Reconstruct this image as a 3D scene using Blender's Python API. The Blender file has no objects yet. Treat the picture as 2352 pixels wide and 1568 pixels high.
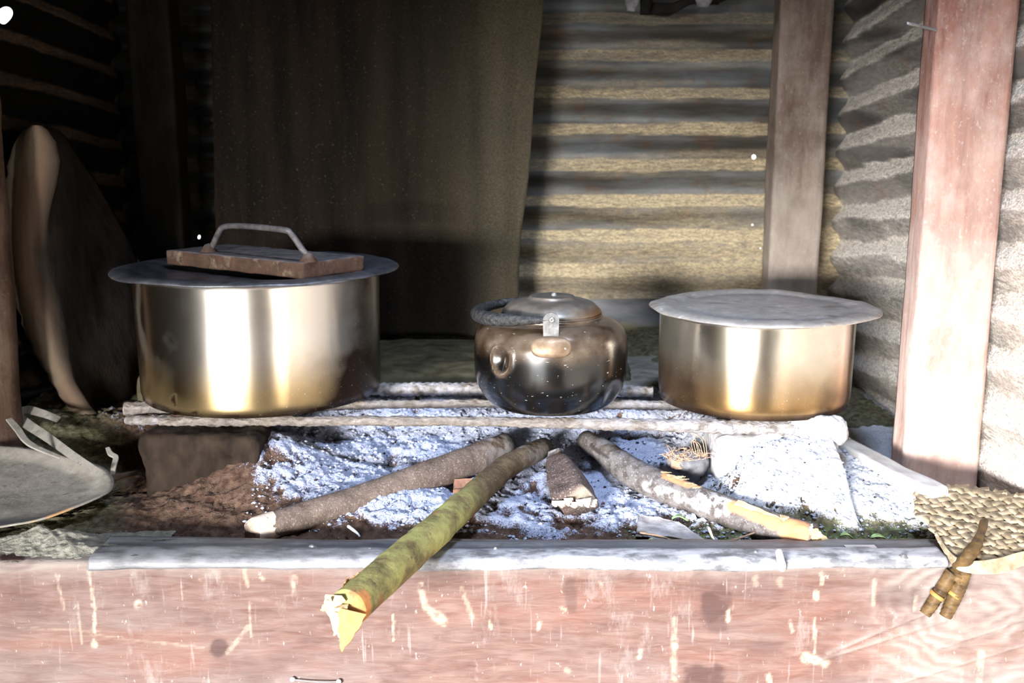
import bpy, math, random
import numpy as np
from mathutils import Vector

random.seed(7)
rng = np.random.default_rng(7)
sc = bpy.context.scene
COL = sc.collection

# ------------------------------------------------------------------ camera
ZC = 1.29                      # eye height above the room floor
TILT = math.radians(11.0)
F = 2300.0                     # focal length in pixels of the 2352 wide frame
cam_d = bpy.data.cameras.new('camera')
cam_d.sensor_width = 36.0
cam_d.lens = 36.0 * F / 2352.0
cam_d.clip_start = 0.02
cam_d.dof.use_dof = True
cam_d.dof.focus_distance = 1.25
cam_d.dof.aperture_fstop = 7.0
cam = bpy.data.objects.new('camera', cam_d)
COL.objects.link(cam)
cam.location = (0, 0, ZC)
cam.rotation_euler = (math.radians(90) - TILT, 0, 0)
sc.camera = cam

# ------------------------------------------------------------------ light
sc.view_settings.view_transform = 'Standard'
sc.view_settings.look = 'None'
sc.view_settings.exposure = 0.75
sc.view_settings.gamma = 1.0
sc.cycles.use_denoising = True
sc.cycles.max_bounces = 8
sc.cycles.sample_clamp_indirect = 6.0

world = bpy.data.worlds.new('world')
sc.world = world
world.use_nodes = True
wb = world.node_tree.nodes['Background']
wb.inputs[0].default_value = (0.90, 0.97, 1.0, 1)
wb.inputs[1].default_value = 2.6

def area(name, loc, target, sx, sy, power, color, spread=180):
    l = bpy.data.lights.new(name, 'AREA')
    l.shape = 'RECTANGLE'; l.size = sx; l.size_y = sy
    l.energy = power; l.color = color; l.spread = math.radians(spread)
    o = bpy.data.objects.new(name, l); COL.objects.link(o)
    o.location = loc
    d = Vector(target) - Vector(loc)
    o.rotation_euler = d.to_track_quat('-Z', 'Y').to_euler()
    return o
# daylight coming through the doorway behind and left of the camera
area('doorway_daylight', (-2.65, -4.0, 1.66), (0.0, 1.4, 0.95), 2.3, 1.12, 860, (1.0, 0.975, 0.94), 120)
# daylight through the narrow gap beside the right hand side of the doorway
area('gap_daylight', (1.42, -1.62, 1.10), (-0.3, 1.3, 0.95), 0.55, 0.8, 34, (1.0, 0.88, 0.74), 120)
# cool sky light falling through the smoke vent in the roof over the hearth front
area('vent_skylight', (0.25, 0.75, 2.35), (0.10, 1.42, 0.8), 0.30, 0.25, 3.0, (0.60, 0.74, 1.0), 60)

# ------------------------------------------------------------------ helpers
cT, sT = math.cos(TILT), math.sin(TILT)
def P(px, py, h=None, Y=None):
    """world point seen at a photo pixel, at h metres below the eye or at distance Y"""
    dx = (px - 1176) / F; dy = -(py - 784) / F
    d = (dx, cT + dy * sT, -sT + dy * cT)
    t = (-h / d[2]) if h is not None else (Y / d[1])
    return np.array([d[0] * t, d[1] * t, ZC + d[2] * t])

def _hash(ix, iy, iz, seed):
    n = (ix * 374761393 + iy * 668265263 + iz * 2147483647 + seed * 974711) & 0xffffffff
    n = ((n ^ (n >> 13)) * 1274126177) & 0xffffffff
    n = ((n ^ (n >> 16)) * 2246822519) & 0xffffffff
    return ((n ^ (n >> 15)) & 0xffff) / 65535.0
def vnoise(p, seed=0):
    p = np.asarray(p, float); i = np.floor(p).astype(np.int64); f = p - i
    u = f * f * (3 - 2 * f); r = 0
    for a in (0, 1):
        for b in (0, 1):
            for c in (0, 1):
                w = (u[:, 0] if a else 1 - u[:, 0]) * (u[:, 1] if b else 1 - u[:, 1]) * (u[:, 2] if c else 1 - u[:, 2])
                r = r + w * _hash(i[:, 0] + a, i[:, 1] + b, i[:, 2] + c, seed)
    return r * 2 - 1
def fbm(p, octaves=4, seed=0, gain=0.5):
    p = np.asarray(p, float); r = 0; a = 1; s = 0
    for k in range(octaves):
        r = r + a * vnoise(p * 2.03 ** k + 17.3 * k, seed + k); s += a; a *= gain
    return r / s
def sstep(a, b, x):
    t = np.clip((x - a) / (b - a), 0, 1); return t * t * (3 - 2 * t)

def mesh(name, verts, faces, mat, parent=None, attrs=None, smooth=True):
    me = bpy.data.meshes.new(name)
    me.from_pydata([tuple(map(float, v)) for v in verts], [], [tuple(int(i) for i in f) for f in faces])
    if attrs:
        for k, v in attrs.items():
            at = me.attributes.new(k, 'FLOAT', 'POINT')
            at.data.foreach_set('value', np.asarray(v, np.float32))
    if smooth:
        me.polygons.foreach_set('use_smooth', [True] * len(me.polygons))
    me.materials.append(mat)
    me.update()
    o = bpy.data.objects.new(name, me)
    COL.objects.link(o)
    if parent is not None:
        o.parent = parent
    return o

def thing(name, label, cat, group=None):
    o = bpy.data.objects.new(name, None); COL.objects.link(o)
    o.empty_display_size = 0.05
    tag(o, label, cat, group); return o
def tag(o, label, cat=None, group=None, kind=None):
    if label: o['label'] = label
    if cat: o['category'] = cat
    if group: o['group'] = group
    if kind: o['kind'] = kind
    return o
def struct(o, label=None, cat=None):
    o['kind'] = 'structure'
    if label: o['label'] = label
    if cat: o['category'] = cat
    return o
def base(o, loc):
    """move an Empty to its base while its parts stay where they were built"""
    o.location = loc
    for c in o.children:
        c.location = c.location - Vector(loc)

def grid_faces(nu, nv, wrap_u=False):
    f = []
    for i in range(nu - (0 if wrap_u else 1)):
        a = i * nv; b = ((i + 1) % nu) * nv
        for j in range(nv - 1):
            f.append((a + j, b + j, b + j + 1, a + j + 1))
    return f
def join(parts):
    V = []; Fc = []; n = 0
    for v, f in parts:
        V.extend([tuple(x) for x in v]); Fc.extend([tuple(i + n for i in q) for q in f]); n += len(v)
    return np.array(V, float), Fc

def lathe(profile, center, n=96, close=False):
    """profile: list of (r, z). returns verts, faces, theta, index along the profile"""
    m = len(profile)
    V = []; th = []
    for i in range(n):
        a = 2 * math.pi * i / n
        for r, z in profile:
            V.append((center[0] + r * math.cos(a), center[1] + r * math.sin(a), center[2] + z)); th.append(a)
    return np.array(V), grid_faces(n, m, True), np.array(th)

def resample(pts, n):
    pts = np.array(pts, float)
    # catmull-rom
    P0 = np.vstack([2 * pts[0] - pts[1], pts, 2 * pts[-1] - pts[-2]])
    out = []
    k = len(pts) - 1
    for q in np.linspace(0, k, n):
        i = min(int(q), k - 1); t = q - i
        a, b, c, d = P0[i], P0[i + 1], P0[i + 2], P0[i + 3]
        out.append(0.5 * ((2 * b) + (c - a) * t + (2 * a - 5 * b + 4 * c - d) * t * t + (3 * b - a - 3 * c + d) * t ** 3))
    return np.array(out)
def tube(pts, radii, n=48, ring=20, noise=0.0, nscale=30, seed=0, flat=1.0, up=(0, 0, 1), sharp=None, cap=True):
    """verts, faces, t along 0..1, angle"""
    C = resample(pts, n)
    R = np.interp(np.linspace(0, 1, n), np.linspace(0, 1, len(radii)), radii)
    V = []; T = []; A = []
    up = np.array(up, float)
    for i in range(n):
        d = C[min(i + 1, n - 1)] - C[max(i - 1, 0)]; d /= np.linalg.norm(d)
        s = np.cross(d, up)
        if np.linalg.norm(s) < 1e-3: s = np.cross(d, (1, 0, 0))
        s /= np.linalg.norm(s); u = np.cross(s, d)
        for j in range(ring):
            a = 2 * math.pi * j / ring
            k = 1.0 if sharp is None else sharp(a)
            V.append(C[i] + R[i] * k * (math.cos(a) * s + flat * math.sin(a) * u)); T.append(i / (n - 1)); A.append(a)
    V = np.array(V); T = np.array(T); A = np.array(A)
    if noise:
        ctr = np.repeat(C, ring, axis=0); nn = V - ctr
        ln = np.linalg.norm(nn, axis=1, keepdims=True) + 1e-9
        V = V + nn / ln * (noise * fbm(V * nscale, 4, seed))[:, None]
    Fc = []
    for i in range(n - 1):
        for j in range(ring):
            a = i * ring + j; b = i * ring + (j + 1) % ring
            Fc.append((a, b, b + ring, a + ring))
    if cap:
        Fc.append(tuple(range(ring))[::-1]); Fc.append(tuple(range((n - 1) * ring, n * ring)))
    return V, Fc, T, A
def box(c0, c1, seg=6, noise=0.0, nscale=20, seed=0, rnd=0.0):
    """subdivided box with shared vertices, optional rounding and roughness"""
    c0 = np.array(c0, float); c1 = np.array(c1, float)
    if isinstance(seg, int): seg = (seg, seg, seg)
    idx = {}; V = []; Fc = []
    def vid(i, j, k):
        key = (i, j, k)
        if key not in idx:
            idx[key] = len(V)
            V.append((i / seg[0], j / seg[1], k / seg[2]))
        return idx[key]
    nx, ny, nz = seg
    for i in range(nx):
        for j in range(ny):
            Fc.append((vid(i, j, 0), vid(i, j + 1, 0), vid(i + 1, j + 1, 0), vid(i + 1, j, 0)))
            Fc.append((vid(i, j, nz), vid(i + 1, j, nz), vid(i + 1, j + 1, nz), vid(i, j + 1, nz)))
    for i in range(nx):
        for k in range(nz):
            Fc.append((vid(i, 0, k), vid(i + 1, 0, k), vid(i + 1, 0, k + 1), vid(i, 0, k + 1)))
            Fc.append((vid(i, ny, k), vid(i, ny, k + 1), vid(i + 1, ny, k + 1), vid(i + 1, ny, k)))
    for j in range(ny):
        for k in range(nz):
            Fc.append((vid(0, j, k), vid(0, j, k + 1), vid(0, j + 1, k + 1), vid(0, j + 1, k)))
            Fc.append((vid(nx, j, k), vid(nx, j + 1, k), vid(nx, j + 1, k + 1), vid(nx, j, k + 1)))
    V = np.array(V); sz = c1 - c0
    W = c0 + V * sz
    if rnd:
        q = np.clip(W, c0 + rnd, c1 - rnd); d = W - q
        l = np.linalg.norm(d, axis=1, keepdims=True)
        m = l[:, 0] > 1e-9
        W[m] = q[m] + d[m] / l[m] * rnd
    if noise:
        W = W + noise * np.stack([fbm(W * nscale, 3, seed + 11 * a) for a in range(3)], 1)
    return W, Fc
def seg_dist(p, a, b):
    ab = b - a; t = np.clip(((p - a) @ ab) / (ab @ ab), 0, 1)
    return np.linalg.norm(p - (a + t[:, None] * ab), axis=1)
def proj(V):
    """photo pixel of world points, used to find where stains lie on a surface"""
    V = np.asarray(V); Z = V[:, 2] - ZC
    D = V[:, 1] * cT - Z * sT
    return 1176 + F * V[:, 0] / D, 784 - F * (Z * cT + V[:, 1] * sT) / D

# ------------------------------------------------------------------ materials
class Mat:
    def __init__(s, name):
        s.m = bpy.data.materials.new(name); s.m.use_nodes = True
        s.t = s.m.node_tree; s.b = s.t.nodes['Principled BSDF']; s.co = s.t.nodes.new('ShaderNodeTexCoord')
    def n(s, k, **kw):
        q = s.t.nodes.new(k)
        for a, v in kw.items(): setattr(q, a, v)
        return q
    def link(s, a, b): s.t.links.new(a, b)
    def vec(s, scale):
        mp = s.n('ShaderNodeMapping'); mp.inputs['Scale'].default_value = scale
        s.link(s.co.outputs['Object'], mp.inputs[0]); return mp.outputs[0]
    def noise(s, scale, detail=6, stretch=(1, 1, 1), lo=0.35, hi=0.65, rough=0.55, dist=0.0):
        q = s.n('ShaderNodeTexNoise'); q.inputs['Scale'].default_value = scale
        q.inputs['Detail'].default_value = detail; q.inputs['Roughness'].default_value = rough
        q.inputs['Distortion'].default_value = dist
        s.link(s.vec(stretch), q.inputs['Vector'])
        return s.remap(q.outputs[0], lo, hi)
    def remap(s, sock, lo, hi, a=0.0, b=1.0):
        r = s.n('ShaderNodeMapRange'); r.clamp = True
        for i, v in zip((1, 2, 3, 4), (lo, hi, a, b)): r.inputs[i].default_value = v
        s.link(sock, r.inputs[0]); return r.outputs[0]
    def attr(s, name):
        q = s.n('ShaderNodeAttribute'); q.attribute_name = name; return q.outputs['Fac']
    def math(s, op, a, b=None):
        q = s.n('ShaderNodeMath', operation=op)
        for i, v in enumerate((a, b)):
            if v is None: continue
            if isinstance(v, (int, float)): q.inputs[i].default_value = v
            else: s.link(v, q.inputs[i])
        return q.outputs[0]
    def mix(s, fac, a, b):
        q = s.n('ShaderNodeMix', data_type='RGBA')
        if isinstance(fac, (int, float)): q.inputs[0].default_value = fac
        else: s.link(fac, q.inputs[0])
        for i, v in ((6, a), (7, b)):
            if isinstance(v, tuple): q.inputs[i].default_value = (*v, 1) if len(v) == 3 else v
            else: s.link(v, q.inputs[i])
        return q.outputs[2]
    def fmix(s, fac, a, b):
        q = s.n('ShaderNodeMix', data_type='FLOAT')
        for i, v in ((0, fac), (2, a), (3, b)):
            if isinstance(v, (int, float)): q.inputs[i].default_value = v
            else: s.link(v, q.inputs[i])
        return q.outputs[0]
    def out(s, color, rough=0.8, metal=0.0, bump=None, bstr=0.3, bdist=0.002, spec=0.3):
        for k, v in (('Base Color', color), ('Roughness', rough), ('Metallic', metal), ('Specular IOR Level', spec)):
            i = s.b.inputs[k]
            if isinstance(v, tuple): i.default_value = (*v, 1)
            elif isinstance(v, (int, float)): i.default_value = v
            else: s.link(v, i)
        if bump is not None:
            q = s.n('ShaderNodeBump'); q.inputs['Strength'].default_value = bstr; q.inputs['Distance'].default_value = bdist
            s.link(bump, q.inputs['Height']); s.link(q.outputs[0], s.b.inputs['Normal'])
        return s.m
    def holes(s, pts):
        """punched holes: points (x, y, z, radius, vertical stretch) where the sheet is missing"""
        g = s.n('ShaderNodeNewGeometry'); acc = None
        for x, y, z, r, st in pts:
            v = s.n('ShaderNodeVectorMath', operation='SUBTRACT'); s.link(g.outputs['Position'], v.inputs[0]); v.inputs[1].default_value = (x, y, z)
            w = s.n('ShaderNodeVectorMath', operation='MULTIPLY'); s.link(v.outputs[0], w.inputs[0]); w.inputs[1].default_value = (1, 0.6, 1 / st)
            l = s.n('ShaderNodeVectorMath', operation='LENGTH'); s.link(w.outputs[0], l.inputs[0])
            c = s.math('LESS_THAN', l.outputs['Value'], r)
            acc = c if acc is None else s.math('MAXIMUM', acc, c)
        s.link(s.math('SUBTRACT', 1.0, acc), s.b.inputs['Alpha'])

def m_corrugated(name, dark, mid, dust, holes, dustamt=1.0, rust=(0.10, 0.045, 0.02)):
    M = Mat(name)
    big = M.noise(9, 5, (0.35, 0.35, 2.0), 0.4, 0.62)
    fine = M.noise(120, 8, (0.35, 0.35, 1.6), 0.3, 0.72)
    c = M.mix(big, dark, mid)
    c = M.mix(M.math('MULTIPLY', M.noise(22, 6, (1, 1, 1), 0.55, 0.72), 0.6), c, rust)
    du = M.math('MULTIPLY', M.attr('dust'), M.remap(fine, 0, 1, 0.35, 1.15))
    du = M.math('MULTIPLY', du, dustamt)
    du = M.remap(du, 0.0, 1.0)
    grit = M.noise(260, 6, (0.6, 0.6, 1.4), 0.35, 0.62)
    dc = M.mix(grit, tuple(x * 0.55 for x in dust), dust)
    c = M.mix(du, c, dc)
    c = M.mix(M.attr('soot'), c, (0.004, 0.0035, 0.003))
    ro = M.fmix(du, 0.5, 0.95)
    bm = M.math('ADD', M.math('MULTIPLY', grit, du), M.math('MULTIPLY', fine, 0.3))
    M.out(c, ro, M.fmix(du, 0.35, 0.0), bm, 0.6, 0.003)
    if holes: M.holes(holes)
    return M.m

def m_wood(name, a, b, dust, dustamt=0.5, grain=(1, 1, 0.12), scale=60, rough=0.75, bstr=0.4, low=None):
    M = Mat(name)
    g = M.noise(scale, 8, grain, 0.3, 0.7, dist=0.6)
    big = M.noise(7, 5, (1, 1, 0.6), 0.35, 0.65)
    c = M.mix(g, a, b)
    c = M.mix(M.math('MULTIPLY', big, 0.5), c, tuple(x * 0.5 for x in a))
    d = M.math('MULTIPLY', M.noise(16, 8, (1, 1, 0.6), 0.42, 0.68, 0.7), dustamt)
    c = M.mix(d, c, dust)
    d2 = M.math('MULTIPLY', M.noise(190, 4, (1, 1, 0.7), 0.6, 0.72), dustamt * 0.8)
    c = M.mix(d2, c, dust)
    if low:        # paler foot: fly ash, and mostly overexposed light put into the colour
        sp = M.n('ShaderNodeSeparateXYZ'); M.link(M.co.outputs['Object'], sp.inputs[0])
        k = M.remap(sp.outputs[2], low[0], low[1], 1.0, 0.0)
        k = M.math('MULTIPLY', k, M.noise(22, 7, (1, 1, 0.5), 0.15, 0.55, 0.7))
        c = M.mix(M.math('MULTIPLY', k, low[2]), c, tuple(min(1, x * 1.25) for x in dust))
    return M.out(c, rough, 0, g, bstr, 0.002, 0.12)

def m_simple(name, a, b, scale=40, rough=0.8, metal=0.0, bstr=0.4, stretch=(1, 1, 1), bdist=0.002, spec=0.12):
    M = Mat(name)
    g = M.noise(scale, 8, stretch, 0.3, 0.7)
    return M.out(M.mix(g, a, b), rough, metal, g, bstr, bdist, spec)

# ------------------------------------------------------------------ room shell
A_COR = 0.0085; PITCH = 0.0765
YW = 2.22; XR = 0.715
def holeP(px, py, Y, r, st=1.0):
    p = P(px, py, Y=Y); return (p[0], p[1], p[2], r, st)

def corrugated(name, mat, origin, udir, length, z0, z1, normal, slope=0.0, phase=0.0, dustfn=None, th=(0.42, 0.66), rag=0.45):
    """horizontally ribbed sheet; ribs drop along u by slope"""
    nu = max(8, int(length / 0.009)); nz = int((z1 - z0) / 0.0036)
    u = np.linspace(0, length, nu); z = np.linspace(z0, z1, nz)
    U, Z = np.meshgrid(u, z, indexing='ij'); U = U.ravel(); Z = Z.ravel()
    o = np.array(origin, float); ud = np.array(udir, float); nd = np.array(normal, float)
    q = np.stack([U, Z, 0 * U], 1)
    ph = 2 * math.pi * ((Z + slope * U) / PITCH) + phase + 0.35 * fbm(q * [3, 1.2, 1], 3, 5)
    off = A_COR * np.cos(ph) + 0.004 * fbm(q * 4, 3, 9)
    V = o + U[:, None] * ud + off[:, None] * nd; V[:, 2] = Z
    # dust settles on the upward facing slope of every rib
    slope_up = np.sin(ph)
    dust = sstep(th[0], th[1], slope_up + rag * fbm(q * [9, 70, 1], 5, 21) + 0.10 * fbm(q * [60, 200, 1], 3, 23))
    thin = 0.30 * sstep(0.25, 0.8, fbm(q * [3, 30, 1], 4, 33) + 0.3)
    if dustfn is not None:
        k, add = dustfn(V); dust = dust * k + thin + add
    return mesh(name, V, grid_faces(nu, nz), mat, None, {'dust': np.clip(dust, 0, 1.3), 'soot': (0.90 * sstep(-0.30, -0.55, V[:, 0] + 0.05 * fbm(V * 20, 3, 2)) if name == 'wall_back' else 0 * dust)})  # back wall's left end blackened: soot and corner shadow put into the colour

back_holes = [holeP(1733, 360, YW, .0062), holeP(1768, 362, YW, .0064), holeP(1730, 517, YW, .005, .8), holeP(1745, 568, YW, .004),
              holeP(1728, 675, YW, .0065), holeP(463, 313, YW, .0050, 1.3), holeP(1372, 402, YW, .0012), holeP(458, 545, YW, .003, 1.6)]
m_back = m_corrugated('ribbed_iron_back', (0.050, 0.045, 0.038), (0.135, 0.145, 0.155), (0.62, 0.50, 0.32), back_holes)
def back_dust_light(V):
    z = V[:, 2]; lo = sstep(ZC + 0.02, ZC - 0.30, z); x = V[:, 0]
    k = 0.75 + 0.45 * lo - 0.35 * sstep(ZC + 0.12, ZC + 0.28, z)
    add = 0.5 * sstep(ZC - 0.14, ZC - 0.27, z) + 0.45 * lo * sstep(0.1, 0.55, x)  # heavier dust low down and right, partly brightness put into the colour
    return k * 1.1, add
zt = 2.45
# one phase constant makes the top of a rib fall at the photographed height
zr = P(1500, 165, Y=YW)[2]
ph_back = -2 * math.pi * (zr / PITCH) - 1.2
o = corrugated('wall_back', m_back, (-1.05, YW, 0), (1, 0, 0), 1.9, ZC - 0.335, zt, (0, -1, 0), 0.0, ph_back, back_dust_light)
struct(o, 'sooty horizontally ribbed iron sheet wall behind the pots')
# lower back wall course, a flatter grey iron sheet behind the ledge
M = Mat('flat_iron_low')
g = M.noise(20, 6, (0.4, 1, 1), 0.35, 0.65)
lowc = M.mix(g, (0.07, 0.075, 0.085), (0.19, 0.19, 0.20))
lowc = M.mix(M.attr('mud'), lowc, (0.15, 0.13, 0.07))
m_low = M.out(lowc, 0.7, 0.0, g, 0.3)
nu, nz = 120, 50
V = []
for i in range(nu):
    for j in range(nz):
        x = -1.05 + 1.9 * i / (nu - 1); z = ZC - 0.66 + 0.33 * j / (nz - 1)
        V.append((x, YW + 0.012 + 0.006 * math.sin(j * 0.2), z))
V = np.array(V); V[:, 1] += 0.008 * fbm(V * 9, 3, 3)
mud = sstep(ZC - 0.385, ZC - 0.41, V[:, 2] + 0.006 * fbm(V * 30, 3, 4))
o = mesh('wall_back_lower', V, grid_faces(nu, nz), m_low, None, {'mud': mud}); o.name = 'wall_back_base'
struct(o, 'flat grey lower course of the back wall below the ribbed sheet')

slope = math.tan(math.radians(5.2))
def onX(px, py, X, r, st=1.0):
    Y = X / P(px, py, Y=1.0)[0]; p = P(px, py, Y=Y); return (p[0], p[1], p[2], r, st)
right_holes = [onX(2007, 820, XR, .0055, 1.0), onX(2025, 985, XR, .004), onX(1919, 118, XR, .0035, 0.8)]
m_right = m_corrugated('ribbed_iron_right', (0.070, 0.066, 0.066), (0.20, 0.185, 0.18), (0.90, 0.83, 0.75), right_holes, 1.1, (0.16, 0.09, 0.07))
def right_dust_light(V):
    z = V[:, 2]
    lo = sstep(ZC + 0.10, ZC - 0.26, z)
    add = 0.75 * lo * (0.65 + 0.55 * fbm(V * [1, 12, 22], 4, 8)) + 0.5 * sstep(1.5, 1.3, V[:, 1])  # dust plus blown-out light, painted in low down and on the near part
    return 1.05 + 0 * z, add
zr = P(1920, 190, Y=2.15)[2]
ph_r = -2 * math.pi * ((zr + slope * 2.15) / PITCH) - 1.3
# u runs from near (Y=-1.3) to the back; ribs drop towards the back
GY0, GY1 = -0.54, -0.41           # daylight gap between the two sheets, behind the viewer's shoulder
o = corrugated('wall_right', m_right, (XR, GY1, 0), (0, 1, 0), YW + .01 - GY1, 0.0, zt, (-1, 0, 0), slope, ph_r - 2 * math.pi * slope * GY1 / PITCH * 1.0, right_dust_light, (-0.10, 0.45), 0.8)
o2 = corrugated('wall_right_near', m_right, (XR, -1.35, 0), (0, 1, 0), GY0 + 1.35, 0.0, zt, (-1, 0, 0), slope, 0.4, right_dust_light)
struct(o2, 'second ribbed iron sheet of the right wall beside the viewer')
struct(o, 'dusty ribbed iron sheet wall on the right of the hearth')

YLN = 0.90                      # the hearth alcove's left wall starts here
XL0, XL1 = -0.961, -0.845       # left wall, near end and back end
Ylen = math.hypot(YW + .01 - YLN, XL1 - XL0); ul = np.array([XL1 - XL0, YW + .01 - YLN, 0]) / Ylen
def onL(px, py, r, st=1.0):
    a = P(px, py, Y=1.0)
    k = (XL1 - XL0) / (YW + .01 - YLN); Y = (XL0 - k * YLN) / (a[0] - k)
    p = P(px, py, Y=Y); return (p[0], p[1], p[2], r, st)
left_holes = [onL(15, 38, .013, 1.3), onL(299, 132, .007, 3.0), onL(311, 298, .0065, 2.2)]
m_left = m_corrugated('ribbed_iron_left', (0.003, 0.0025, 0.002), (0.006, 0.005, 0.004), (0.20, 0.125, 0.08), left_holes, 0.75, (0.02, 0.01, 0.008))
def left_dust(V):
    return 0.75 + 0.25 * sstep(ZC, ZC + .3, V[:, 2]), -0.28 + 0 * V[:, 0]
pr = onL(40, 132, .01); zr = pr[2]
ph_l = -2 * math.pi * ((zr + slope * (pr[1] - YLN)) / PITCH) - 1.3
o = corrugated('wall_left', m_left, (XL0, YLN, 0), tuple(ul), Ylen, 0.0, zt, (1, 0, 0), slope, ph_l, left_dust)
struct(o, 'soot blackened ribbed iron sheet wall on the left')

m_mudwall = m_simple('smoked_boards', (0.05, 0.035, 0.025), (0.13, 0.09, 0.06), 20, stretch=(4, 4, 0.5))
# front wall with the open doorway behind the camera
parts = []
def bx(c0, c1, seg=1): parts.append(box(c0, c1, seg))
yf0, yf1 = -1.42, -1.36
DX0, DX1, DZ = -1.66, -0.45, 1.345      # doorway; its unseen lintel is set low to darken everything higher up
bx((-1.90, yf0, 0), (DX0, yf1, zt)); bx((DX0, yf0, DZ), (DX1, yf1, zt)); bx((DX1, yf0, 0), (0.50, yf1, zt)); bx((0.50, yf0, 0), (XR + .05, yf1, zt))
v, f = join(parts); o = mesh('wall_front', v, f, m_mudwall, smooth=False); struct(o, 'smoke darkened board wall with the open doorway behind the viewer')
v, f = join([box((-1.93, yf1, 0), (-1.90, YLN, zt), 1), box((-1.93, YLN, 0), (XL0 + .012, YLN + .03, zt), 1)]); o = mesh('wall_left_near', v, f, m_mudwall, smooth=False); struct(o, 'board wall of the wider room part left of the viewer')
v, f = box((-1.96, -1.45, -0.06), (0.90, YW + 0.1, 0.0), 1); o = mesh('floor', v, f, m_simple('earth_floor', (0.16, 0.11, 0.075), (0.28, 0.2, 0.14), 12), smooth=False); struct(o, 'trodden earth floor')
parts = []
vx0, vx1, vy0, vy1 = 0.08, 0.42, 0.60, 0.90     # smoke vent
for c0, c1 in (((-1.96, -1.45), (0.9, vy0)), ((-1.96, vy1), (0.9, YW + 0.1)), ((-1.96, vy0), (vx0, vy1)), ((vx1, vy0), (0.9, vy1))):
    parts.append(box((c0[0], c0[1], zt), (c1[0], c1[1], zt + 0.03), 1))
v, f = join(parts); o = mesh('ceiling', v, f, m_simple('sooty_roof', (0.02, 0.016, 0.014), (0.05, 0.04, 0.035), 15), smooth=False); struct(o, 'soot black roof with a small smoke vent')
for l in bpy.data.objects:
    if l.name == 'vent_skylight': l.location = (0.25, 0.75, zt + 0.06)

# ------------------------------------------------------------------ hearth base
m_mud = m_simple('mud_plaster', (0.14, 0.09, 0.065), (0.26, 0.18, 0.13), 18)
v, f = box((-0.83, 1.210, 0.0), (0.69, YW - 0.03, ZC - 0.585), (30, 20, 10), 0.004, 15)
o = mesh('hearth_platform', v, f, m_mud); tag(o, 'mud plastered platform under the ash bed and timber beam', 'platform')

# front timber beam -------------------------------------------------
M = Mat('beam_timber')
gr = M.noise(38, 9, (0.22, 1, 1), 0.28, 0.72, 0.62, dist=2.2)
gr2 = M.noise(210, 6, (0.12, 1, 0.8), 0.40, 0.68, dist=1.0)
base_c = M.mix(gr, (0.065, 0.030, 0.025), (0.125, 0.075, 0.064))
base_c = M.mix(M.math('MULTIPLY', M.noise(5, 4, (0.7, 1, 1), 0.42, 0.6), 0.75), base_c, (0.117, 0.090, 0.087))
base_c = M.mix(M.math('MULTIPLY', M.noise(7, 5, (0.5, 1, 2.2), 0.52, 0.68), 0.55), base_c, (0.130, 0.052, 0.035))
base_c = M.mix(M.math('MULTIPLY', gr2, 0.25), base_c, (0.210, 0.165, 0.155))
scuff = M.noise(28, 9, (1.0, 1, 0.35), 0.56, 0.70, 0.75)
base_c = M.mix(M.math('MULTIPLY', scuff, 0.55), base_c, (0.220, 0.195, 0.190))
spk = M.noise(150, 3, (1, 1, 0.5), 0.68, 0.74)
base_c = M.mix(M.math('MULTIPLY', spk, 0.7), base_c, (0.275, 0.250, 0.235))
base_c = M.mix(M.math('MULTIPLY', M.attr('sand'), M.remap(gr, 0, 1, 0.5, 1)), base_c, (0.230, 0.207, 0.193))
sc_v = M.n('ShaderNodeMapping'); sc_v.inputs['Rotation'].default_value = (0, math.radians(38), 0); sc_v.inputs['Scale'].default_value = (1, 1, .09); M.link(M.co.outputs['Object'], sc_v.inputs[0])
scn = M.n('ShaderNodeTexNoise'); scn.inputs['Scale'].default_value = 130; scn.inputs['Detail'].default_value = 5; M.link(sc_v.outputs[0], scn.inputs['Vector'])
scr = M.math('MULTIPLY', M.remap(scn.outputs[0], .62, .70), M.noise(9, 3, (1, 1, 1), .45, .6))
base_c = M.mix(M.math('MULTIPLY', scr, 0.45), base_c, (0.30, 0.255, 0.245))
base_c = M.mix(M.math('MULTIPLY', M.noise(14, 6, (0.8, 1, 1), 0.54, 0.66), 0.5), base_c, (0.065, 0.035, 0.032))
base_c = M.mix(M.attr('dark'), base_c, (0.037, 0.018, 0.017))
base_c = M.mix(M.math('MULTIPLY', M.attr('stain'), M.noise(110, 5, (1, 1, 1), .32, .55)), base_c, (0.400, 0.350, 0.270))
m_beam = M.out(base_c, 0.70, 0, M.math('ADD', gr, M.math('MULTIPLY', gr2, 0.4)), 0.35, 0.002)
YB0, YB1 = 1.130, 1.200; HB = 0.489
nx = 640
prof = []
r_ = 0.008
zb0, zb1 = ZC - 0.76, ZC - HB
for z in np.linspace(zb0, zb1 - r_, 110): prof.append((YB0, z))
for a in np.linspace(0, math.pi / 2, 6)[1:]: prof.append((YB0 + r_ - r_ * math.cos(a), zb1 - r_ + r_ * math.sin(a)))
for y in np.linspace(YB0 + r_, YB1, 16)[1:]: prof.append((y, zb1))
for z in np.linspace(zb1, zb0, 14)[1:]: prof.append((YB1, z))
prof = np.array(prof); npf = len(prof)
xs = np.linspace(-0.86, 0.70, nx)
V = np.zeros((nx, npf, 3)); V[:, :, 0] = xs[:, None]; V[:, :, 1] = prof[None, :, 0]; V[:, :, 2] = prof[None, :, 1]
V = V.reshape(-1, 3)
px, py = proj(V)
front = (V[:, 1] < YB0 + 0.004)
d = 0.0022 * fbm(V * [5, 3, 16], 5, 2) + 0.0012 * fbm(V * [20, 3, 90], 3, 5)
V[:, 1] -= np.where(front, d, 0)
V[:, 2] += np.where(~front, 0.002 * fbm(V * 14, 3, 6), 0)
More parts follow.
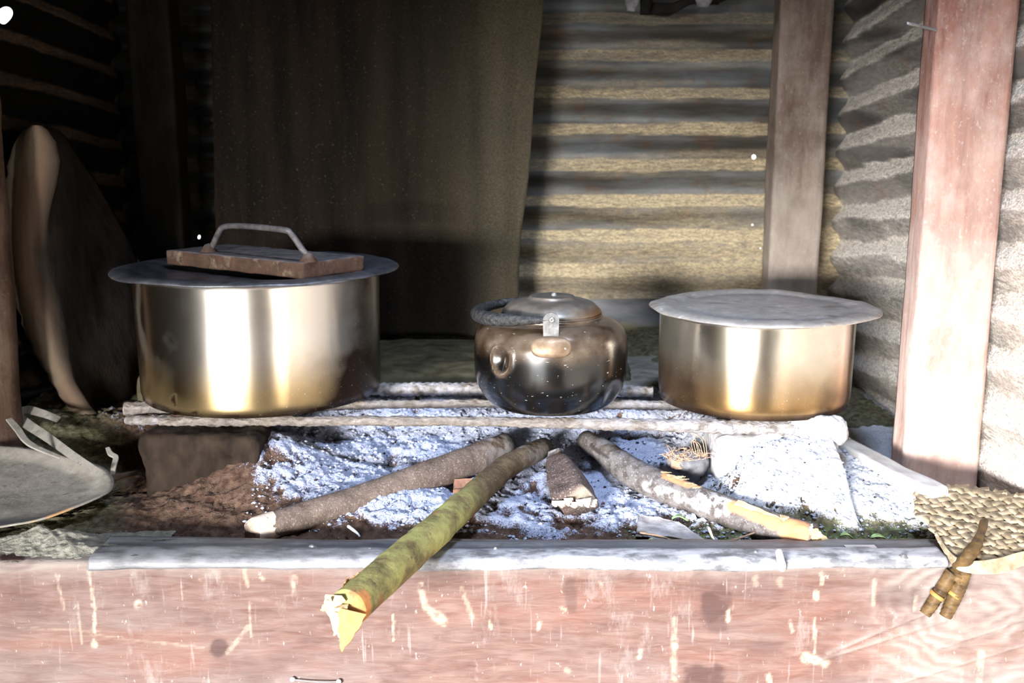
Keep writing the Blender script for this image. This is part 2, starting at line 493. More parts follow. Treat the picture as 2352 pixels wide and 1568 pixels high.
# the knot hole left of the beam and a worn bulge around it
kx, ky = 28.0, 1281.0
kd = np.sqrt(((px - kx) / 34) ** 2 + ((py - ky) / 13) ** 2)
V[:, 1] += np.where(front, 0.03 * sstep(1.0, 0.55, kd), 0)
# right end: grooves of swirling grain worn into the face
cx, cy = 2245.0, 1390.0
rr = np.hypot(px - cx, (py - cy) * 1.5) + 60 * fbm(np.stack([px / 90, py / 50, 0 * px], 1), 4, 8)
wz = sstep(1900, 2120, px)
V[:, 1] -= np.where(front, 0.0005 * wz * np.sin(rr / 7.0), 0)
# two long raised ridges running down left from below the fan tip
stain = np.zeros(len(V)); dark = np.zeros(len(V)); sand = np.zeros(len(V))
def pxseg(ax, ay, bx_, by, w):
    ab = np.array([bx_ - ax, by - ay], float); t = np.clip(((px - ax) * ab[0] + (py - ay) * ab[1]) / (ab @ ab), 0, 1)
    return np.hypot(px - ax - t * ab[0], py - ay - t * ab[1]) / w
for (a, b, c, dd) in ((2130, 1405, 1900, 1500), (2170, 1425, 1880, 1515), (2352, 1420, 2150, 1490), (2352, 1480, 2060, 1568)):
    s = sstep(1.0, 0.2, pxseg(a, b, c, dd, 7)); V[:, 1] -= np.where(front, 0.0022 * s, 0); sand = np.maximum(sand, 0.6 * s)
wob = 2.2 * fbm(np.stack([px / 22, py / 22, 0 * px], 1), 3, 19)
for (a, b, c, dd, w, k) in ((203, 1312, 218, 1400, 6, 0.7), (218, 1400, 215, 1480, 5, 0.9), (215, 1478, 217, 1480, 11, 0.9), (903, 1412, 904, 1470, 4, 1.0), (1125, 1426, 1127, 1444, 6, .9), (320, 1384, 322, 1388, 15, .9),
      (128, 1320, 150, 1400, 4, .5), (180, 1380, 186, 1478, 3, .4), (1673, 1402, 1672, 1425, 7, 1), (1470, 1492, 1468, 1508, 8, .9), (1548, 1420, 1548, 1568, 10, .45), (1765, 1550, 1770, 1568, 8, .9), (1550, 1480, 1552, 1488, 12, .7),
      (1870, 1420, 1872, 1500, 6, .8), (1875, 1360, 1876, 1375, 7, .8), (1887, 1318, 1889, 1340, 8, .6), (1930, 1306, 1936, 1308, 10, .8), (1815, 1425, 1820, 1450, 6, .6), (2008, 1330, 2006, 1390, 6, .45), (2105, 1368, 2100, 1400, 7, .7),
      (965, 1340, 980, 1400, 9, .6), (980, 1395, 1020, 1430, 14, .55), (1060, 1350, 1085, 1420, 8, .35), (560, 1300, 570, 1345, 7, .5), (572, 1380, 578, 1460, 4, .5), (675, 1325, 674, 1360, 8, .5), (470, 1488, 200, 1455, 4, .28), (520, 1500, 570, 1440, 8, .4),
      (1288, 1395, 1300, 1400, 5, .5), (1375, 1335, 1380, 1340, 12, .35), (1735, 1330, 1738, 1340, 12, .4), (1790, 1330, 1795, 1345, 12, .3), (2255, 1500, 2250, 1568, 10, .5), (1850, 1510, 1900, 1520, 16, .7),
      (1240, 1430, 1236, 1444, 6, .6), (600, 1326, 604, 1330, 8, .6), (40, 1440, 230, 1450, 3, .25), (458, 1330, 462, 1333, 8, .5), (780, 1470, 790, 1476, 5, .4), (1300, 1538, 1306, 1541, 9, .4)):
    stain = np.maximum(stain, .8 * k * sstep(1.0, 0.35, pxseg(a, b, c, dd, .85 * w) + 0.30 * wob))
for (a, b, w, h_, k) in ((503, 1487, 24, 20, .8), (1635, 1395, 34, 48, .75), (1655, 1365, 30, 30, .5), (1622, 1552, 52, 28, .75), (2060, 1372, 60, 28, .35), (1310, 1370, 16, 45, .45), (1650, 1430, 26, 22, .5)):
    q = np.hypot((px - a) / w, (py - b) / h_) + 0.45 * fbm(np.stack([px / 25, py / 25, 0 * px], 1), 4, 4)
    dark = np.maximum(dark, k * sstep(1.15, 0.7, q))
q = np.hypot((px - kx) / 62, (py - ky + 2) / 34); dark = np.maximum(dark, 0.35 * sstep(1.1, 0.8, q) * sstep(0.5, 0.8, q))
dark = np.maximum(dark, sstep(1.0, 0.8, kd))
sand = np.maximum(sand, 0.85 * wz * (0.72 + 0.28 * np.sin(rr / 7.0)) * (0.5 + 0.5 * sstep(-.2, .3, fbm(np.stack([px / 80, py / 60, 0 * px], 1), 4, 55))))
sand = np.maximum(sand, 0.7 * sstep(500, 60, px) * sstep(1345, 1290, py))
sand = np.maximum(sand, 0.5 * sstep(1335, 1300, py + 12 * fbm(np.stack([px / 50, py / 50, 0 * px], 1), 3, 14)))
sand[~front] = 0.9
# end caps
F_ = grid_faces(nx, npf) + [tuple(range(npf))[::-1], tuple((nx - 1) * npf + i for i in range(npf))]
beam = mesh('hearth_beam', V, F_, m_beam, None, {'stain': stain, 'dark': dark, 'sand': sand})
tag(beam, 'thick red brown timber beam with pale drips along the hearth front', 'beam')
# bent nail with two round heads at the bottom of the beam
m_grey_metal = m_simple('grey_iron', (0.20, 0.20, 0.20), (0.42, 0.41, 0.40), 60, 0.45, 0.6, 0.3)
m_pale_metal = m_simple('pale_tin', (0.42, 0.42, 0.44), (0.66, 0.66, 0.68), 45, 0.42, 0.5, 0.3)
a = P(672, 1560, Y=YB0 - 0.004); b = P(778, 1565, Y=YB0 - 0.004)
st = thing('wire_staple', 'thin dark wire staple with two round pale heads in the beam', 'staple')
v, f, _, _ = tube([a, (a + b) / 2 + [0, -.001, -.001], b], [.0008, .0008], 12, 8); mesh('wire', v, f, m_grey_metal, st)
for q in (a, b):
    v, f, _ = lathe([(0.0001, -.0015), (.0028, -.001), (.0034, .0005), (.002, .0016), (.0001, .002)], (0, 0, 0), 16)
    v = v[:, [0, 2, 1]] * [1, -1, 1] + q; mesh('nail_head', v, f, m_pale_metal, st)
base(st, tuple(a))

# thin metal strip on the beam top ----------------------------------
M = Mat('ashy_strip')
g = M.noise(38, 8, (0.25, 1, 1), 0.35, 0.65, 0.7)
c = M.mix(g, (0.072, 0.072, 0.079), (0.173, 0.176, 0.191))
c = M.mix(M.math('MULTIPLY', M.attr('ash'), M.noise(60, 8, (0.5, 1, 1), 0.40, 0.58, 0.65)), c, (0.374, 0.382, 0.418))
c = M.mix(M.noise(45, 6, (0.5, 1, 1), 0.66, 0.72), c, (0.036, 0.032, 0.029))
m_strip = M.out(c, 0.55, 0.12, g, 0.3, 0.0015)
n1 = 420
prof = [(YB1 + 0.006, 0.0015), (YB1 - 0.004, 0.0035), (YB1 - 0.016, 0.003), (YB1 - 0.028, 0.0028), (YB1 - 0.033, 0.0050), (YB1 - 0.040, 0.0062), (YB0 + 0.022, 0.0058), (YB0 + 0.012, 0.0050), (YB0 + 0.004, 0.0045),
        (YB0 - 0.0015, 0.0020), (YB0 - 0.0040, -0.003), (YB0 - 0.0042, -0.008), (YB0 - 0.0038, -0.012)]
xs = np.linspace(P(235, 1260, h=HB)[0], P(2165, 1280, h=HB)[0], n1)
V = []; ash = []
for i, x in enumerate(xs):
    t = i / (n1 - 1)
    w = fbm(np.array([[x * 5, 0, 0]]), 3, 3)[0]; w2 = fbm(np.array([[x * 22, 1, 0]]), 3, 7)[0]
    back = YB1 + 0.006 - 0.016 * sstep(0.0, 0.35, t)          # strip is wider at its left end
    for j, (y, z) in enumerate(prof):
        s = (y - (YB0 - 0.004)) / (YB1 + 0.006 - YB0 + 0.004)
        yy = (YB0 - 0.004) + s * (back - YB0 + 0.004) + (0.004 * w if 3 <= j <= 7 else 0)
        w3 = vnoise(np.array([[x * 45, j * .6, 0]]), 12)[0]
        zz = zb1 + z + 0.0020 * w2 * (j in (4, 5, 6, 7)) + 0.0015 * w * (j < 4) + .0010 * w3 * (1 <= j <= 9)
        if j >= 10:
            zz += (0.006 * w + 0.003 * w2) * (j - 9) / 3 + 0.004 * (j - 9) / 3
        V.append((x, yy, zz)); ash.append((0.10 if j < 4 else (1.0 if j < 10 else 0.7)) * (0.45 + .55 * sstep(0.15, .5, t)))
V = np.array(V); ash = np.array(ash) * np.clip(0.35 + 0.9 * sstep(-0.3, 0.35, V[:, 0]) + 0.3, 0, 1)
strip = thing('metal_strip', 'crumpled grey metal strip coated in ash along the beam top edge', 'metal strip')
F_ = grid_faces(n1, len(prof))
o = mesh('strip', V, F_, m_strip, strip, {'ash': ash})
s = o.modifiers.new('thick', 'SOLIDIFY'); s.thickness = 0.0012; s.offset = 0
for (x_, y_, r) in ((716, 1257, .0062), (850, 1264, .0062), (1138, 1262, .004), (1735, 1270, .0045), (2075, 1278, .006)):
    q = P(x_, y_, h=HB - 0.0045)
    v, f, _ = lathe([(r, -.001), (r * 1.0, .0004), (r * .6, .0012), (r * .5, .0026), (r * .25, .0034), (.0001, .0036)], q, 24)
    mesh('nail', v, f, m_grey_metal, strip)
q = P(1789, 1290, Y=YB0 - 0.008)
v, f, _, _ = tube([q + [0, .006, .012], q + [.001, -.001, .006], q + [.003, -.002, -.004], q + [.005, 0, -.010]], [.004, .005, .0055, .004], 14, 12, 0.0008, 90); mesh('bent_tab', v, f, m_pale_metal, strip)
v, f = box(P(1955, 1262, h=HB - .010), P(2012, 1256, h=HB - .004) + [0, .006, .001], 4, 0.0005, 60, rnd=0.001); mesh('folded_patch', v, f, m_pale_metal, strip)
base(strip, (0, YB0, zb1))

# ------------------------------------------------------------------ ash bed
M = Mat('ash_and_soil')
fine = M.noise(420, 6, (1, 1, 1), 0.3, 0.7)
med = M.noise(90, 6, (1, 1, 1), 0.35, 0.65)
soil = M.mix(med, (0.050, 0.028, 0.020), (0.125, 0.080, 0.058))
olive = M.mix(med, (0.07, 0.065, 0.035), (0.19, 0.175, 0.115))
ashc = M.mix(fine, (0.22, 0.245, 0.34), (0.42, 0.46, 0.60)); ashc = M.mix(M.attr('white'), ashc, M.mix(fine, (0.40, 0.41, 0.44), (0.62, 0.63, 0.66)))  # ash whitened on the right: overexposed light put into the colour
c = M.mix(M.attr('olive'), soil, olive)
aa = M.remap(M.math('ADD', M.attr('ash'), M.math('MULTIPLY', M.math('SUBTRACT', fine, 0.5), 0.35)), 0.40, 0.60)
c = M.mix(aa, c, ashc)
c = M.mix(M.math('MULTIPLY', M.attr('green'), M.noise(160, 4, (1, 1, 1), 0.52, 0.62)), c, (0.16, 0.26, 0.07))
m_ash = M.out(c, 0.95, 0, M.math('ADD', M.math('MULTIPLY', med, 1.0), M.math('MULTIPLY', fine, 0.5)), 0.7, 0.003, 0.1)

def terrain_h(X, Y):
    """depth of the ash surface below the eye"""
    h = 0.513 - 0.022 * sstep(1.20, 1.34, Y) - 0.028 * sstep(1.34, 1.52, Y) - 0.050 * sstep(1.52, 1.64, Y)
    # left: soil pit stays lower towards the wall
    h = h + 0.032 * sstep(-0.48, -0.60, X) * sstep(1.30, 1.45, Y) * 1.0
    h = h - 0.020 * sstep(-0.55, -0.62, X) * sstep(1.32, 1.20, Y)
    # soil and ash banked against the left support
    h = h - 0.060 * np.exp(-(((X + 0.37) / 0.09) ** 2 + ((Y - 1.42) / 0.08) ** 2))
    h = h - 0.012 * np.exp(-(((X + 0.22) / 0.10) ** 2 + ((Y - 1.33) / 0.05) ** 2))
    # right: the white heap rises against the right support and the rail
    hp = sstep(0.25, 0.36, X) * sstep(1.22, 1.372, Y)
    h = h - (0.075 * hp * (1 - sstep(0.456, 0.468, X)) + 0.026 * hp * sstep(0.456, 0.468, X)) * (1 - 0.0 * Y)
    # hollow under the middle where the fire burns
    h = h + 0.012 * np.exp(-(((X - 0.10) / 0.09) ** 2 + ((Y - 1.36) / 0.06) ** 2))
    h = h + 0.022 * np.exp(-(((X - 0.29) / 0.045) ** 2 + ((Y - 1.42) / 0.05) ** 2))
    h = np.maximum(h, 0.404)
    xrl = 0.507 + (1.47 - Y) * 0.315
    return h + 0.08 * sstep(0.0, 0.020, X - np.where(Y < 1.56, xrl + .008, 0.50))
xs = np.arange(-0.855, 0.70, 0.0024)
ys = np.concatenate([np.arange(1.196, 1.68, 0.0022), np.arange(1.68, YW, 0.006)])
Xg, Yg = np.meshgrid(xs, ys, indexing='ij'); X = Xg.ravel(); Y = Yg.ravel()
q = np.stack([X, Y, 0 * X], 1)
hh = terrain_h(X, Y)
n_big = fbm(q * 9, 4, 1); n_mid = fbm(q * 38, 4, 2); n_f = fbm(q * 130, 3, 3)
lump = np.abs(fbm(q * [26, 40, 1], 4, 12))
wl = sstep(0.5, 0.2, np.abs(X - 0.0)) * 0.5 + 0.5
z = ZC - hh + 0.008 * n_big + 0.0085 * n_mid * wl + 0.0030 * n_f + 0.009 * (0.3 - lump)
pxg, pyg = proj(np.stack([X, Y, z], 1))
# the white ash field and the brown soil showing through
ash = 0.78 * sstep(450, 640, pxg - 0.55 * (pyg - 1000)) * sstep(1300, 1190, pyg + 0.10 * np.abs(pxg - 1250)) + 0.0
ash = np.maximum(ash, 0.95 * sstep(1580, 1720, pxg - 0.2 * (pyg - 1000)) * sstep(1235, 1110, pyg - 0.12 * (pxg - 1700)))
ash = np.maximum(ash, 0.72 * sstep(1420, 1500, pxg) * sstep(1215, 1150, pyg))
ash = ash + 0.50 * n_mid + 0.30 * n_big + 0.34 * n_f + 0.35 * (0.22 - lump) - 0.10 * sstep(1120, 1200, pyg)
qr = np.stack([X * .8 - Y * .6, X * .6 + Y * .8, 0 * X], 1)
ck = np.abs(fbm(qr * [42, 16, 1], 4, 61)); ck2 = fbm(q * 11, 3, 62)
crack = sstep(0.055, 0.0, ck) * sstep(0.0, 0.25, ck2 + 0.1)
ash = ash - 0.75 * crack
z -= 0.004 * crack
ash = ash * sstep(1290, 1225, pyg)
plate = sstep(1.66, 1.70, Y)
ash = ash * (1 - plate) + 0.18 * plate * sstep(0.1, 0.5, X)
ash = np.clip(ash, 0, 1)
olive = np.clip(sstep(1550, 1750, pxg) * sstep(1130, 1180, pyg) + sstep(330, 180, pxg) + plate, 0, 1)
green = sstep(1380, 1500, pxg) * sstep(1190, 1235, pyg) * 0.9 + sstep(340, 240, pxg) * sstep(250, 180, np.abs(pxg)) * 0
green = np.clip(green, 0, 1)
z += 0.003 * sstep(0.45, 0.7, ash)          # ash lies as a crust on the soil
V = np.stack([X, Y, z], 1)
o = mesh('ash_bed', V, grid_faces(len(xs), len(ys)), m_ash, None, {'ash': ash, 'olive': olive, 'green': green, 'white': sstep(1400, 1750, pxg)})
tag(o, 'powdery bluish white wood ash lying over brown soil in the hearth', 'ash', kind='stuff')
zi = z.reshape(len(xs), len(ys))
def ground(x, y):
    i = int(np.clip(np.searchsorted(xs, x), 0, len(xs) - 1)); j = int(np.clip(np.searchsorted(ys, y), 0, len(ys) - 1))
    return zi[i, j]

# ash crumbs
ico_v = np.array([(0, 0, 1), (.9, 0, .3), (.3, .85, .3), (-.75, .5, .3), (-.75, -.5, .3), (.3, -.85, .3), (0, 0, -.6)])
ico_f = [(0, 1, 2), (0, 2, 3), (0, 3, 4), (0, 4, 5), (0, 5, 1), (6, 2, 1), (6, 3, 2), (6, 4, 3), (6, 5, 4), (6, 1, 5)]
def crumbs(name, n, xr, yr, smin, smax, mat, label, cat, accept=None):
    VV = []; FF = []
    k = 0
    while k < n:
        x = random.uniform(*xr); y = random.uniform(*yr)
        if accept and not accept(x, y): 
            if random.random() < 0.98: continue
        s = smin + (smax - smin) * random.random() ** 3
        a = random.uniform(0, 6.3); ca, sa = math.cos(a), math.sin(a)
        zz = ground(x, y)
        w = ico_v * [s * random.uniform(.7, 1.4), s, s * random.uniform(.5, .9)]
        w = np.stack([w[:, 0] * ca - w[:, 1] * sa + x, w[:, 0] * sa + w[:, 1] * ca + y, w[:, 2] + zz], 1)
        FF += [tuple(i + len(VV) for i in t) for t in ico_f]; VV += [tuple(p) for p in w]; k += 1
    o = mesh(name, VV, FF, mat); tag(o, label, cat, kind='stuff'); return o
m_crumb = m_simple('ash_crumb', (0.26, 0.28, 0.36), (0.46, 0.50, 0.62), 200, 0.95)
m_char = m_simple('charcoal', (0.015, 0.014, 0.014), (0.06, 0.055, 0.05), 90, 0.7)
crumbs('ash_crumbs', 5200, (-0.36, 0.55), (1.21, 1.60), 0.0011, 0.0050, m_crumb, 'loose crumbs of pale wood ash scattered under the grate', 'ash crumbs', lambda x, y: abs(fbm(np.array([[x * 9, y * 9, 4.]]), 2, 6)[0]) < 0.35 and not (y < 1.26 and x < 0.0))
crumbs('charcoal_crumbs', 900, (-0.50, 0.58), (1.21, 1.60), 0.0010, 0.0035, m_char, 'black charcoal crumbs scattered through the ash', 'charcoal crumbs')
m_dirt = m_simple('dry_dirt', (0.22, 0.19, 0.14), (0.48, 0.44, 0.36), 150, 0.95)
crumbs('dirt_crumbs', 1300, (-0.62, -0.36), (1.18, 1.24), 0.0008, 0.0030, m_dirt, 'dry dirt crumbs on the left beam end beside the scoop', 'dirt')

# ------------------------------------------------------------------ supports and bars
HG = 0.386                      # grate surface below the eye
m_brick = m_simple('soil_brick', (0.010, 0.007, 0.005), (0.030, 0.020, 0.014), 30, stretch=(2, 1, 1), bstr=0.9)
xl = P(328, 1050, Y=1.385)[0]
v, f = box((xl, 1.375, ZC - 0.535), (xl + 0.17, 1.48, ZC - HG - 0.019), (34, 20, 28), 0.007, 30, 3, rnd=0.010)
o = mesh('hearth_block', v, f, m_brick); tag(o, 'brown earthen block holding the grate bars under the large pot', 'block')
m_wblock = m_simple('ash_coated_block', (0.34, 0.33, 0.34), (0.60, 0.59, 0.60), 60, 0.95, bstr=0.8)
xr_ = P(1907, 1080, Y=1.40)[0]
v, f = box((xr_ - 0.17, 1.372, ZC - 0.52), (xr_, 1.48, ZC - HG - 0.020), (34, 20, 28), 0.010, 32, 9, rnd=0.012)
o = mesh('hearth_block', v, f, m_wblock); tag(o, 'white ash coated block holding the grate bars under the flat lidded pot', 'block')

M = Mat('crusted_bar')
g = M.noise(150, 8, (0.5, 1, 1), 0.35, 0.65)
c = M.mix(g, (0.10, 0.082, 0.068), (0.24, 0.205, 0.175))
c = M.mix(M.math('MULTIPLY', M.attr('ash'), M.noise(60, 8, (1, 1, 1), 0.35, 0.55)), c, (0.46, 0.46, 0.50))
m_bar = M.out(c, 0.8, 0.15, g, 0.8, 0.003)
def bar(pts, rad, label, seed, ashk, ribs=True, n=340, flat=0.85, nz=0.0022):
    v, f, t, a = tube(pts, rad, n, 16, nz, 70, seed, flat)
    if ribs:
        C = resample(pts, n); ctr = np.repeat(C, 16, axis=0)
        v = ctr + (v - ctr) * (1 + 0.07 * np.sin(v[:, 0] * 520 + 2 * np.cos(a)))[:, None]
    o = mesh('grate_bar', v, f, m_bar, None, {'ash': ashk(v) + 0 * t})
    tag(o, label, 'metal bar', 'iron bars of the grate'); return o
hb = HG + 0.0095
bar([P(368, 966, h=hb + .002) + [0, .0, 0], P(620, 966, h=hb + .001), P(1100, 968, h=hb), P(1500, 976, h=hb), P(1850, 984, h=hb + .002)],
    [.0085, .0095, .0085, .0085, .010, .012, .013], 'long front grate bar with crusted ends below all three pots', 2, lambda v: sstep(-0.1, 0.5, v[:, 0]) * 0.55 + .1)
bar([P(288, 938, h=hb + .000), P(600, 934, h=hb), P(1100, 926, h=hb), P(1500, 930, h=hb + .001), P(1700, 934, h=hb + .001)],
    [.0125, .0115, .008, .008, .009, .009], 'second grate bar from the front, its lumpy end jutting out left of the large pot', 5, lambda v: 0.15 + 0.4 * sstep(-.3, .5, v[:, 0]))
bar([P(292, 964, h=hb + .012), P(330, 965, h=hb + .010), P(375, 964, h=hb + .010), P(415, 966, h=hb + .011)],
    [.008, .009, .0085, .006], 'short lumpy iron bar stub under the left end of the grate', 8, lambda v: 0.4 + 0 * v[:, 0], n=60)
bar([P(700, 893, h=hb - .001), P(940, 893, h=hb - .001), P(1300, 893, h=hb - .001), P(1500, 899, h=hb)],
    [.010, .012, .012, .010], 'rear grate bar, half buried in ash against the mud ledge', 14, lambda v: 0.6 + 0 * v[:, 0], flat=0.9)
# crusted right hand end piece
a, b = P(1730, 986, h=hb), P(1944, 984, h=hb)
v, f, t, an = tube([P(1745, 978, h=hb + .004), P(1840, 984, h=hb + .003), P(1900, 986, h=hb + .004), P(1932, 990, h=hb + .004), P(1946, 992, h=hb + .004)], [.007, .014, .019, .020, .018, .008], 90, 32, 0.010, 60, 31, 0.95)
o = mesh('crusted_stone', v, f, m_wblock); tag(o, 'pale ash crusted lump at the right end of the front bar', 'stone')

# ------------------------------------------------------------------ pots
def m_steel(name, base_c, tint, soot_c, rough):
    M = Mat(name)
    br = M.noise(90, 6, (0.15, 0.15, 9), 0.3, 0.7)
    sm = M.noise(9, 5, (1, 1, 1), 0.35, 0.65)
    c = M.mix(M.math('MULTIPLY', br, 0.15), base_c, tuple(x * .85 for x in base_c))
    c = M.mix(M.attr('tint'), c, tint)
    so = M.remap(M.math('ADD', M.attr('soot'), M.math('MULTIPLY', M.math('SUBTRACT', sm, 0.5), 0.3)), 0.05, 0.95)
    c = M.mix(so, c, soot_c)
    spk = M.noise(420, 2, (1, 1, 1), 0.70, 0.74)
    c = M.mix(M.math('MULTIPLY', spk, 0.7), c, (0.85, 0.82, 0.75))
    ro = M.fmix(so, rough, 0.32)
    M.out(c, ro, M.fmix(so, 1.0, 0.75), br, 0.05, 0.0005, 0.5)
    M.b.inputs['Anisotropic'].default_value = 0.75
    tg = M.n('ShaderNodeTangent'); tg.direction_type = 'RADIAL'; tg.axis = 'Z'
    M.link(tg.outputs[0], M.b.inputs['Tangent']); M.b.inputs['Anisotropic Rotation'].default_value = 0.25
    return M.m
m_steel1 = m_steel('smoked_steel_large', (0.80, 0.78, 0.74), (0.60, 0.42, 0.18), (0.035, 0.02, 0.012), 0.30)
m_steel2 = m_steel('smoked_steel_small', (0.82, 0.78, 0.68), (0.56, 0.33, 0.12), (0.05, 0.028, 0.02), 0.27)
m_rim = m_simple('worn_rim', (0.26, 0.25, 0.24), (0.52, 0.50, 0.47), 70, 0.38, 0.8, 0.15)

def pot(name, label, C, R, H, mat, sootfn, tintfn, rim=0.004, bot=0.018, dents=None):
    t = thing(name, label, 'cooking pot')
    prof = [(0.0005, 0.0), (R * 0.5, 0.0)]
    for a in np.linspace(0, math.pi / 2, 12): prof.append((R - bot + bot * math.sin(a), bot - bot * math.cos(a)))
    for z_ in np.linspace(bot, H, 46)[1:]: prof.append((R + 0.0015 * (z_ / H), z_))
    n_out = len(prof)
    prof += [(R + rim, H + 0.0005), (R + rim, H + 0.003), (R - 0.001, H + 0.003)]
    for z_ in np.linspace(H, 0.004, 8): prof.append((R - 0.0025, z_))
    prof += [(0.0005, 0.003)]
    v, f, th = lathe(prof, (0, 0, 0), 192)
    zz = v[:, 2]; rr_ = np.hypot(v[:, 0], v[:, 1])
    az = np.arctan2(v[:, 0], -v[:, 1])      # 0 = towards the viewer, + = right
    dn = 0.0012 * fbm(np.stack([np.sin(az) * 2.2, np.cos(az) * 2.2, zz * 6], 1), 3, 3)
    if dents is not None: dn = dn + dents(az, zz)
    v[:, 0] += dn * np.sin(az) * (zz < H); v[:, 1] -= dn * np.cos(az) * (zz < H)
    soot = sootfn(az, zz / H, v); tint = tintfn(az, zz / H, v)
    o = mesh('body', v, f, mat, t, {'soot': soot, 'tint': tint})
    t.location = C
    return t
C1 = (-0.400, 1.572, ZC - HG); R1 = 0.1865; H1 = 0.193
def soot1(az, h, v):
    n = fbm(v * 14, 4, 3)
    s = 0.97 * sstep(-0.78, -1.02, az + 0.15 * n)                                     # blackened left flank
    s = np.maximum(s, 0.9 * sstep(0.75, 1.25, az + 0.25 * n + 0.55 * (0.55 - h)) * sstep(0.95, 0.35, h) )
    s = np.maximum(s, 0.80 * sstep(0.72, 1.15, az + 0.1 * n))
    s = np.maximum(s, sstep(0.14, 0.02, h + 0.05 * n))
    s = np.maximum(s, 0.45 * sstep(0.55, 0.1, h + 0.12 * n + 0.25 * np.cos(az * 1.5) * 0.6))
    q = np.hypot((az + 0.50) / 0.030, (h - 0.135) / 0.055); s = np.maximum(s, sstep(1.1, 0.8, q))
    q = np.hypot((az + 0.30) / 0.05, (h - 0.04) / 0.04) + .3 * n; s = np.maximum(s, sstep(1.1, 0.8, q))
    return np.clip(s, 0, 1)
def tint1(az, h, v):
    return np.clip(sstep(0.62, 0.12, h + 0.1 * fbm(v * 9, 3, 5)) + 0.05 + 0.35 * sstep(-0.4, -0.9, az), 0, 1) * 0.9
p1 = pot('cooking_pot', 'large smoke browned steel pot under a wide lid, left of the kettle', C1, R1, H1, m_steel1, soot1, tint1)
C2 = (0.3735, 1.513, ZC - HG); R2 = 0.1445; H2 = 0.139
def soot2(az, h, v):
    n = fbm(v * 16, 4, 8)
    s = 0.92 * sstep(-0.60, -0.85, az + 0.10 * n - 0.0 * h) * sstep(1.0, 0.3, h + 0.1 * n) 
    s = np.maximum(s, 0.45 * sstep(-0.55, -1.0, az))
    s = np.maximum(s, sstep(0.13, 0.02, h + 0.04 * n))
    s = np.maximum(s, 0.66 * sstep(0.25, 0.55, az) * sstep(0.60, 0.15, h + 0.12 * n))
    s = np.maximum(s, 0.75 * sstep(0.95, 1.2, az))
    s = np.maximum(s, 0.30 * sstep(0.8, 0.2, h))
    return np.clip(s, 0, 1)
def tint2(az, h, v):
    return np.clip(sstep(0.85, 0.15, h + 0.15 * fbm(v * 9, 3, 5)), 0, 1) * 0.95
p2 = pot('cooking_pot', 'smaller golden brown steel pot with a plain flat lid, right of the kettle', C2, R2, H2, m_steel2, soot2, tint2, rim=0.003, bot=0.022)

# pot lids
M = Mat('dusty_lid')
g = M.noise(38, 8, (1, 1, 1), 0.32, 0.68, 0.7)
c = M.mix(g, (0.30, 0.275, 0.25), (0.50, 0.46, 0.43))
c = M.mix(M.noise(14, 6, (1, 2, 1), 0.56, 0.66), c, (0.26, 0.225, 0.19))
c = M.mix(M.math('MULTIPLY', M.noise(60, 6, (1, 1, 1), 0.60, 0.72), 0.6), c, (0.72, 0.71, 0.70))
m_lid2 = M.out(c, 0.42, 0.45, g, 0.25, 0.001)
M = Mat('sooty_lid')
g = M.noise(30, 8, (1, 1, 1), 0.32, 0.68, 0.7)
c = M.mix(g, (0.05, 0.05, 0.058), (0.17, 0.175, 0.20))
m_lid1 = M.out(c, 0.40, 0.65, g, 0.25, 0.001)

def lid(name, label, center, prof, mat, wav, seed, tilt=(0, 0)):
    v, f, th = lathe(prof, (0, 0, 0), 160)
    r = np.hypot(v[:, 0], v[:, 1]); R = r.max()
    w = wav * (r / R) ** 3 * (vnoise(np.stack([np.cos(th) * 2.2, np.sin(th) * 2.2, 0 * th], 1), seed) + 0.4 * vnoise(np.stack([np.cos(th) * 6, np.sin(th) * 6, 0 * th], 1), seed + 1))
    v[:, 2] += w + 0.0012 * fbm(v * 22, 3, seed)
    v[:, 2] += tilt[0] * v[:, 0] + tilt[1] * v[:, 1]
    o = mesh(name, v, f, mat); o.location = center
    tag(o, label, 'pot lid'); return o
th_ = 0.0018
prof1 = [(0.0005, -0.006), (0.150, -0.006), (0.168, -0.004), (0.176, 0.0005), (0.186, 0.0035), (0.205, 0.0045), (0.2185, 0.0020), (0.2205, 0.0000), (0.2198, -0.0015), (0.2170, -0.0010), (0.204, 0.0015), (0.190, 0.0008), (0.180, -0.003), (0.170, -0.0065), (0.150, -0.0085), (0.0005, -0.0085)]
lid('pot_lid', 'wide dark grey rimmed lid on the large pot, carrying the handled block', (C1[0], C1[1], C1[2] + H1 + 0.0065), prof1, m_lid1, 0.0018, 5)
prof2 = [(0.0005, 0.003), (0.08, 0.003), (0.118, 0.002), (0.124, 0.0005), (0.130, 0.001), (0.140, 0.004), (0.150, 0.005), (0.165, 0.0035), (0.172, 0.0005), (0.1728, -0.001), (0.170, -0.0012), (0.160, 0.001), (0.146, 0.0018), (0.138, -0.001), (0.128, -0.002), (0.08, -0.0005), (0.0005, -0.0005)]
lid('pot_lid', 'plain dusty grey flat lid with wavy edge on the smaller right pot', (C2[0] + 0.010, C2[1], C2[2] + H2 + 0.0062), prof2, m_lid2, 0.0030, 17)

